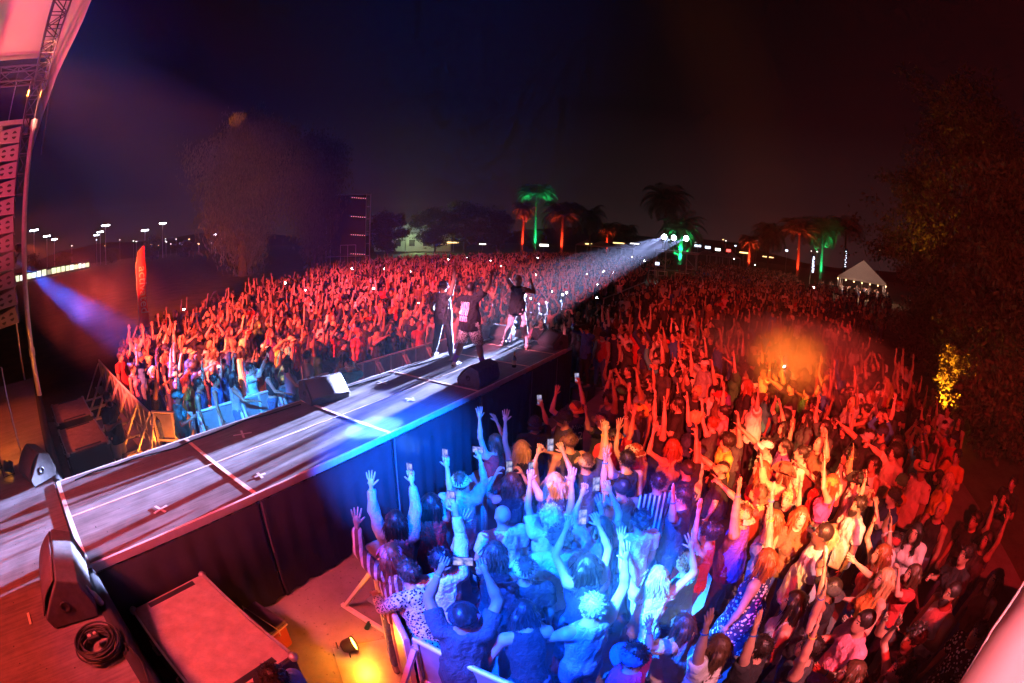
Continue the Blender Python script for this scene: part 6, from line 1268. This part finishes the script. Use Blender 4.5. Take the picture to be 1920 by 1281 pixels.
for x, y in near:
    for tries in range(60):
        sex, (l_, r__, pd), (tk, tn, pt) = rr.choice(COMBO); tcx = rr.choice(colw)
        if sex == 'f': hr = rr.choice(('long', 'long', 'wavy', 'pony', 'bun')); hcx = rr.choice(('dark', 'dark', 'brown', 'auburn', 'blond')); cp = None
        else: hr = rr.choice(('short', 'short', 'buzz', 'curly', 'afro')); hcx = 'dark'; cp = rr.choice((None, None, 'cap', 'capr', 'cap', 'hat' if rr.random() < .25 else None))
        cc = rr.choice(('black', 'black', 'white', 'red', 'tan', 'navy', 'grey')); hd_ = {'long': 'long %s hair', 'wavy': 'wavy %s hair', 'pony': '%s ponytail', 'bun': '%s bun', 'short': 'short %s hair', 'buzz': 'cropped %s hair', 'curly': 'curly %s hair', 'afro': '%s afro'}[hr] % hcx
        if cp: hd_ = '%s %s' % (cc, {'cap': 'cap', 'capr': 'cap reversed', 'hat': 'brimmed hat'}[cp]); hr = 'short' if cp != 'hat' else hr
        if hr == 'afro' and cp: hr = 'short'
        lab = 'person in %s %s, %s, %s, %s' % (tcx, tn, hd_, pd, zone(x, y))
        if lab not in used and len(lab.replace(',', '').split()) <= 16: used.add(lab); break
    fat = rr.choice((0., .02, .05)) if sex == 'm' else rr.choice((0., .03)); dist = math.hypot(x-CAM[0], y-CAM[1])
    if (sex, l_, tk, r__) in VAR: fat = VAR[(sex, l_, tk, r__)]
    else: VAR[(sex, l_, tk, r__)] = fat
    sp = dict(sex=sex, L=l_, R=r__, pitch=.15, fat=fat)
    person(x, y, face(x, y, rr.uniform(-22, 22)) if y > 2 or x > 11 else face(x, y, rr.uniform(-20, 25), rr.uniform(2., 9.)), sp, tk, tcx, None, 'long', rr.choice(('denim', 'black', 'charcoal', 'navy')), hr, hcx, rr.choice((0, 0, 1, 1, 2, 3, 4, 6)), lab, 0., rr.uniform(.88, 1.07), .022, cap=cp, cc=cc, ph='L' if l_ == 'phone' and rr.random() < .8 else ('2' if l_ == 'face2' and rr.random() < .6 else None), phland=rr.random() < .3, phlab='phone held by person in %s %s, %s, %s' % (tcx, tn, hd_, zone(x, y)), wrist=[('L', rr.choice(('blue', 'yellow', 'white')))] if l_ in ('up', 'wave', 'clap') and rr.random() < .5 else None)

# --- everyone farther off: one crowd object, instanced on points
def attr(nm):
    def f(nt): return node(nt, 'ShaderNodeAttribute', attribute_type='INSTANCER', attribute_name=nm).outputs['Color']
    return f
CM = [skin_material('crowd_skin', attr('c_skin')), fabric_material('crowd_top', attr('c_top')), fabric_material('crowd_trousers', attr('c_leg')), hair_material('crowd_hair', attr('c_hair'))]
ccol = bpy.data.collections.new('crowd_sources'); FAR = [('m', 'up', 'down'), ('f', 'up', 'up2'), ('m', 'down', 'down'), ('f', 'phonehigh', 'down'), ('m', 'clap', 'clap'), ('f', 'wave', 'down'), ('m', 'up2', 'up'), ('m', 'face2', 'face2'), ('f', 'down', 'down'), ('m', 'fist', 'down'), ('f', 'down', 'up'), ('m', 'phone', 'cup'), ('f', 'clap', 'clap'), ('m', 'down', 'up2')]
for k, (sx_, l_, r__) in enumerate(FAR):
    sp = dict(sex=sx_, L=l_, R=r__, pitch=.12, fat=.02*(k % 3)); hh = .026; me, J = body_mesh('far', sp, hh, [CM[0]]); tp = top_mesh('far', sp, J, hh, CM[1], ('tee', 'tank', 'tee', 'long')[k % 4]); pm = pants_mesh('far', sp, J, .034, CM[2], 'long'); hm = HAIRS[('short', 'long', 'buzz', 'wavy')[k % 4 if sx_ == 'm' and k % 4 in (0, 2) else (1 if sx_ == 'f' else 0)]]
    Vs, Fs, Ms, Hs = [], [], [], []; nb = 0
    for j, mm in enumerate((me, tp, pm, hm)):
        V = np.empty(len(mm.vertices)*3, np.float32); mm.vertices.foreach_get('co', V); V = V.reshape(-1, 3); F = np.array([tuple(p_.vertices)[:4] if len(p_.vertices) > 3 else tuple(p_.vertices)+(p_.vertices[2],) for p_ in mm.polygons])
        if j == 3: V = V@J['Hm'].T+J['hc']
        Vs.append(V); Fs.append(F+nb); Ms.append(np.full(len(F), j)); nb += len(V); Hs.append((V-J['hc'])@J['Hm'])
    mm = mesh_np('far_person', np.concatenate(Vs), np.concatenate(Fs), CM, np.concatenate(Ms), True, {'hp': np.concatenate(Hs)}); o = bpy.data.objects.new('far_person', mm); ccol.objects.link(o)
n = len(rest); me = bpy.data.meshes.new('far_crowd'); me.vertices.add(n); XY = np.array(rest); me.vertices.foreach_set('co', np.concatenate([XY, np.zeros((n, 1))], 1).astype(np.float32).ravel())
def put(nm, ty, arr):
    A = me.attributes.new(nm, ty, 'POINT'); A.data.foreach_set({'FLOAT': 'value', 'INT': 'value', 'FLOAT_VECTOR': 'vector', 'FLOAT_COLOR': 'color'}[ty], np.ascontiguousarray(arr).ravel())
rg = np.random.RandomState(5); dd = np.hypot(XY[:, 0]-CAM[0], XY[:, 1]-CAM[1])
quiet = ((XY[:, 1] < 2) & (XY[:, 0] > 16)) | (dd > 60); wts = np.array([1.2, 1.2, .8, 1.2, .9, 1, .9, .8, .8, .8, .9, .8, .7, .8]); calm = np.array([.3, .2, 2.5, .4, .2, .2, .2, .5, 2.5, .2, .3, .6, .1, .3])
idx = np.where(quiet, rg.choice(len(FAR), n, p=calm/calm.sum()), rg.choice(len(FAR), n, p=wts/wts.sum())); put('idx', 'INT', idx.astype(np.int32))
yaw = np.arctan2(1.2-XY[:, 1], 9.2-XY[:, 0])+rg.normal(0, .3, n); put('yaw', 'FLOAT', yaw.astype(np.float32)); put('scl', 'FLOAT', rg.uniform(.86, 1.08, n).astype(np.float32))
def cols(tab, p_): T_ = np.array(tab); a = T_[rg.choice(len(T_), n, p=np.array(p_)/np.sum(p_))]; return np.concatenate([a*rg.uniform(.75, 1.25, (n, 1)), np.ones((n, 1))], 1).astype(np.float32)
put('c_skin', 'FLOAT_COLOR', cols(SKIN, [3, 3, 2, 2, 1, .6, 2])); put('c_top', 'FLOAT_COLOR', cols([CLR[c] for c in ('black', 'charcoal', 'white', 'grey', 'navy', 'red', 'tan', 'pink', 'cream', 'blue', 'brown')], [12, 5, 2.6, 1, 2, 1.2, .7, .6, .7, .8, 1])); put('c_leg', 'FLOAT_COLOR', cols([CLR[c] for c in ('denim', 'black', 'charcoal', 'navy')], [3, 3, 2, 1])); put('c_hair', 'FLOAT_COLOR', cols([HAIRC[c] for c in ('dark', 'brown', 'auburn', 'blond')], [6, 3, 1, 1]))
fo = link('far_crowd', me); tag(fo, 'dense mass of concert-goers filling the field beyond the front rows', 'crowd', None, 'stuff')
ng = bpy.data.node_groups.new('crowd', 'GeometryNodeTree'); ng.interface.new_socket('Geometry', in_out='INPUT', socket_type='NodeSocketGeometry'); ng.interface.new_socket('Geometry', in_out='OUTPUT', socket_type='NodeSocketGeometry')
gi = ng.nodes.new('NodeGroupInput'); go = ng.nodes.new('NodeGroupOutput'); ip = ng.nodes.new('GeometryNodeInstanceOnPoints'); ci = ng.nodes.new('GeometryNodeCollectionInfo'); ci.inputs['Collection'].default_value = ccol; ci.inputs['Separate Children'].default_value = True; ci.inputs['Reset Children'].default_value = True
def na(nm, ty):
    q = ng.nodes.new('GeometryNodeInputNamedAttribute'); q.data_type = ty; q.inputs['Name'].default_value = nm; return q.outputs['Attribute']
cx = ng.nodes.new('ShaderNodeCombineXYZ'); ng.links.new(na('yaw', 'FLOAT'), cx.inputs['Z']); ng.links.new(gi.outputs[0], ip.inputs['Points']); ng.links.new(ci.outputs[0], ip.inputs['Instance']); ip.inputs['Pick Instance'].default_value = True
er = ng.nodes.new('FunctionNodeEulerToRotation'); ng.links.new(cx.outputs[0], er.inputs[0]); ng.links.new(er.outputs[0], ip.inputs['Rotation'])
ng.links.new(na('idx', 'INT'), ip.inputs['Instance Index']); ng.links.new(na('scl', 'FLOAT'), ip.inputs['Scale']); ng.links.new(ip.outputs[0], go.inputs[0])
md = fo.modifiers.new('crowd', 'NODES'); md.node_group = ng

# --- phone torches shining in the far crowd
TORCH = [(535, 533), (573, 546), (700, 543), (785, 570), (660, 506), (720, 505), (770, 510), (840, 488), (875, 484), (920, 490), (1005, 516), (985, 558), (995, 562), (1035, 548), (1055, 556), (1120, 535), (1132, 510), (1150, 512), (1208, 490), (1185, 482), (1416, 497), (1376, 486), (1130, 512), (345, 583), (410, 690), (1526, 541), (1119, 560), (1100, 515), (1062, 552), (940, 500), (1008, 485), (1470, 690)]
TS = (1.25, .7, 1.0, .55, 1.4, .8, .6)
for k, (px, py) in enumerate(TORCH):
    P_ = at(px, py, 2.05); dr = P_-CAM; dr[2] = 0
    if np.linalg.norm(dr) > 75: P_ = bearing(px, py, 75)
    phone(P_, (0, 0, 1), nrm(P_-CAM), 'phone shining its white torch towards the stage from the far crowd', False, True).scale = (TS[k % 7],)*3
# ------------------------------------------------------------------ what the show lamps and added washes point at
show(4.1, (9, 10, 1.6), (1, .08, .05), 44000, 54, .7, .05, -1.9, 5.2)
show(4.0, (15, 9, 1.6), (1, .06, .08), 15000, 44)
show(2.5, (27, 19, 1.5), PINK, 45000, 26)
show(0.0, (26, 10, 1.5), HOT, 11000, 28)
show(-2.0, (12, -4.2, 1.5), RED, 2500, 40)
show(-4.9, (12, -5.0, 1.6), (1, .045, .03), 18000, 35, .7, .05, -1.9, 5.0)
show(2.0, (28, 50, 9), (1, .26, .16), 90000, 27, 1.0)  # added wash, stands in for stage spill on the weeping trees
show(-7.0, (19, -14, 5), (1, .1, .05), 1600, 44, .9)  # added weak red wash that brings out the right-hand trees
show(.6, (9.2, 1.3, 2.5), (1, .22, .4), 26000, 9, .8)
show(-7.6, (*at(1880, 1200, 2.6)[:2], 2.6), (1, .36, .45), 4200, 34, .8)
show(-6.5, (5.5, -8, 1.5), RED, 4500, 58)
show(-5.9, (*at(1500, 930, 1.6)[:2], 1.6), WARM, 23000, 18, .9, .05, -1.9, 6.0)
show(-3.0, (*at(1090, 870, 1.6)[:2], 1.6), (1, .3, .1), 12000, 12, .9)
show(4.6, (*at(480, 602, 1.8)[:2], 1.8), AMB, 52000, 5.5, .8)
show(4.8, (*at(420, 660, 1.8)[:2], 1.8), (1, .3, .12), 17000, 17, .9)
show(-3.4, (*at(1480, 690, 1.9)[:2], 1.9), (1, .2, .012), 80000, 9, 1.0)
_d = nrm(np.array([CAM[0]-bq[0]-3, CAM[1]-bq[1]+6, 0])); _u = bq+_d*1.25; bu = tag(empty('amber_uplight', (_u[0], _u[1], 0)), 'amber uplight on the ground before the glowing bush', 'lamp'); b = MB(); b.lathe([(.08, 0), (.1, .06), (.1, .18), (.115, .2)], 14, (0, 0, .02)); b.build('can', BLACK, bu); b = MB(); b.lathe([(.1, .19), (.001, .195)], 14, (0, 0, .02)); b.build('lens', M_AMBLENS, bu)
lamp('amber_uplight_light', (_u[0], _u[1], .3), (bq[0], bq[1], 1.6), (1, .34, .02), 2600, 75, .7, .06)
_t = bearing(442, 222, 60); show(5.5, tuple(_t), AMB, 700000, 2.6, .7)
show(-1.2, (*at(1195, 1105, 1.4)[:2], 1.4), (.05, .36, 1), 75000, 9, .95)
show(-1.6, (*at(1060, 1085, 1.4)[:2], 1.4), BLU, 60000, 24, .9)
show(1.0, (*at(700, 802, DECK)[:2], DECK), CYA, 50000, 4.6, .3)
show(-6.2, (*at(770, 860, .8)[:2], .6), (.0, .1, 1), 120000, 16, 1.0)
show(-3.2, (*at(450, 765, .8)[:2], .8), (.03, .3, 1), 46000, 13, .9)
SL = (-.3, 10.6, 4.6); _tg = at(335, 690, 1.6); lamp('side_light', SL, (*_tg[:2], 1.5), (.0, .12, 1), 60000, 15, 1.0, .06)
lamp('side_light', (SL[0]+.3, SL[1]+.4, SL[2]+.3), (20, 46, .5), (1, .09, .02), 170000, 26, .9, .06)
sl = tag(empty('side_lamp', (SL[0]-.1, SL[1]+.1, 0)), 'pair of side lamps on a tall stand behind the loudspeaker column', 'lamp'); b = MB(); b.tube([(0, 0, 0), (0, 0, SL[2]-.15)], .035, 8); b.build('stand', M_STEEL, sl); b = MB(); b.lathe([(.08, -.2), (.13, -.1), (.13, .12)], 12, (0, 0, SL[2]), True, (Vector(_tg)-Vector(SL)).to_track_quat('Z', 'Y').to_matrix().to_4x4()); b.build('can', BLACK, sl); b = MB(); b.lathe([(.08, -.2), (.13, -.1), (.13, .12)], 12, (.25, .3, SL[2]+.3), True, Vector((20, 36, -4)).to_track_quat('Z', 'Y').to_matrix().to_4x4()); b.bar((0, 0, SL[2]-.1), (.25, .3, SL[2]+.15), .04); b.build('can', BLACK, sl)
lamp('roof_fill', (-2.5, 3.5, 2.2), (-3.5, 5.5, 10.5), (1, .06, .13), 4200, 120, .8, .3); lamp('roof_fill', (-3.0, 5.5, 2.2), (-1.6, 6.2, 9.5), (1, .45, .2), 1500, 50, .9, .3)  # fill lights without fixtures, added to light the roof cloth from below
lamp('stage_fill', (-4.5, 3.5, 7), (-1.3, 5.2, DECK), (1, .1, .02), 2600, 36, .8, .2)  # stage fills: added lights without fixtures that tint floor, deck and pit
lamp('stage_fill', (-4, -2, 7.5), (-.7, -.9, DECK), (1, .05, .02), 4200, 55, .8, .2)
lamp('stage_fill', (-3.2, -1.5, 7.2), (.9, -1.1, .9), (1, .1, .03), 1400, 18, .9, .2)
lamp('stage_fill', (-3, -1, 7.2), (2.0, -.8, 0), (.95, .12, .3), 1500, 30, .9, .2)
lamp('stage_fill', (-4, 0, 7.5), (3.5, 1.1, DECK), (1, .16, .22), 1300, 50, .9, .2)
# ------------------------------------------------------------------ haze
hzb = MB(); hzb.box((120, 40, 13.5), (300, 420, 29)); hz_ = hzb.mesh('haze', []); mt = bpy.data.materials.new('haze'); mt.use_nodes = True; nt = mt.node_tree; nt.nodes.clear(); o_ = nt.nodes.new('ShaderNodeOutputMaterial'); pv = nt.nodes.new('ShaderNodeVolumePrincipled')
pv.inputs['Color'].default_value = (.9, .9, .92, 1); pv.inputs['Density'].default_value = .0007; pv.inputs['Anisotropy'].default_value = .2; nt.links.new(pv.outputs[0], o_.inputs['Volume']); hz_.materials.append(mt)
ho = link('haze', hz_); tag(ho, 'thin stage haze that catches the coloured light beams', 'haze', None, 'stuff')

def smoke(c, r, dens, label):
    b = MB(); n, m_ = 20, 12; vs_ = []; fs = []; rg = random.Random(int(c[0]*100))
    for i in range(m_+1):
        for k in range(n):
            t = math.pi*i/m_; a = 2*math.pi*k/n; w_ = 1+.13*math.sin(3*a+c[0])*math.sin(t*2)+.1*math.sin(5*t+c[1]); vs_.append((r[0]*w_*math.sin(t)*math.cos(a), r[1]*w_*math.sin(t)*math.sin(a), r[2]*w_*math.cos(t)))
    for i in range(m_):
        for k in range(n): fs.append((i*n+k, (i+1)*n+k, (i+1)*n+(k+1) % n, i*n+(k+1) % n))
    b.add(vs_, fs, True); me = b.mesh('smoke', []); mt = bpy.data.materials.new('smoke'); mt.use_nodes = True; nt = mt.node_tree; nt.nodes.clear(); o_ = nt.nodes.new('ShaderNodeOutputMaterial'); pv = nt.nodes.new('ShaderNodeVolumePrincipled')
    pv.inputs['Color'].default_value = (.95, .95, .95, 1); tcn = nt.nodes.new('ShaderNodeTexCoord'); mp = nt.nodes.new('ShaderNodeMapping'); mp.inputs['Scale'].default_value = (1/r[0], 1/r[1], 1/r[2]); nt.links.new(tcn.outputs['Object'], mp.inputs[0]); ln = nt.nodes.new('ShaderNodeVectorMath'); ln.operation = 'LENGTH'; nt.links.new(mp.outputs[0], ln.inputs[0])
    fall = math_(nt, 'MAXIMUM', math_(nt, 'SUBTRACT', 1., ln.outputs['Value']), 0.); ns = nt.nodes.new('ShaderNodeTexNoise'); ns.inputs['Scale'].default_value = 1.3; ns.inputs['Detail'].default_value = 4; nt.links.new(tcn.outputs['Object'], ns.inputs['Vector']); cl_ = math_(nt, 'MAXIMUM', math_(nt, 'MULTIPLY', math_(nt, 'SUBTRACT', ns.outputs[0], .36), 5.), 0.)
    nt.links.new(math_(nt, 'MULTIPLY', math_(nt, 'MULTIPLY', fall, cl_), dens*2.2), pv.inputs['Density']); pv.inputs['Anisotropy'].default_value = .2; nt.links.new(pv.outputs[0], o_.inputs['Volume']); me.materials.append(mt); o = link('smoke', me, None, c); tag(o, label, 'smoke', None, 'stuff')
smoke((11.6, -5.9, 2.2), (3.6, 3.0, .9), .3, 'drift of smoke glowing orange over the right crowd')
smoke((2.8, -3.8, 1.9), (1.5, 1.3, 1.0), .08, 'drift of smoke glowing blue over the near rail')
smoke((1.5, 8.5, 3.1), (3.0, 3.0, 1.7), .02, 'drift of smoke glowing blue left of the crowd')
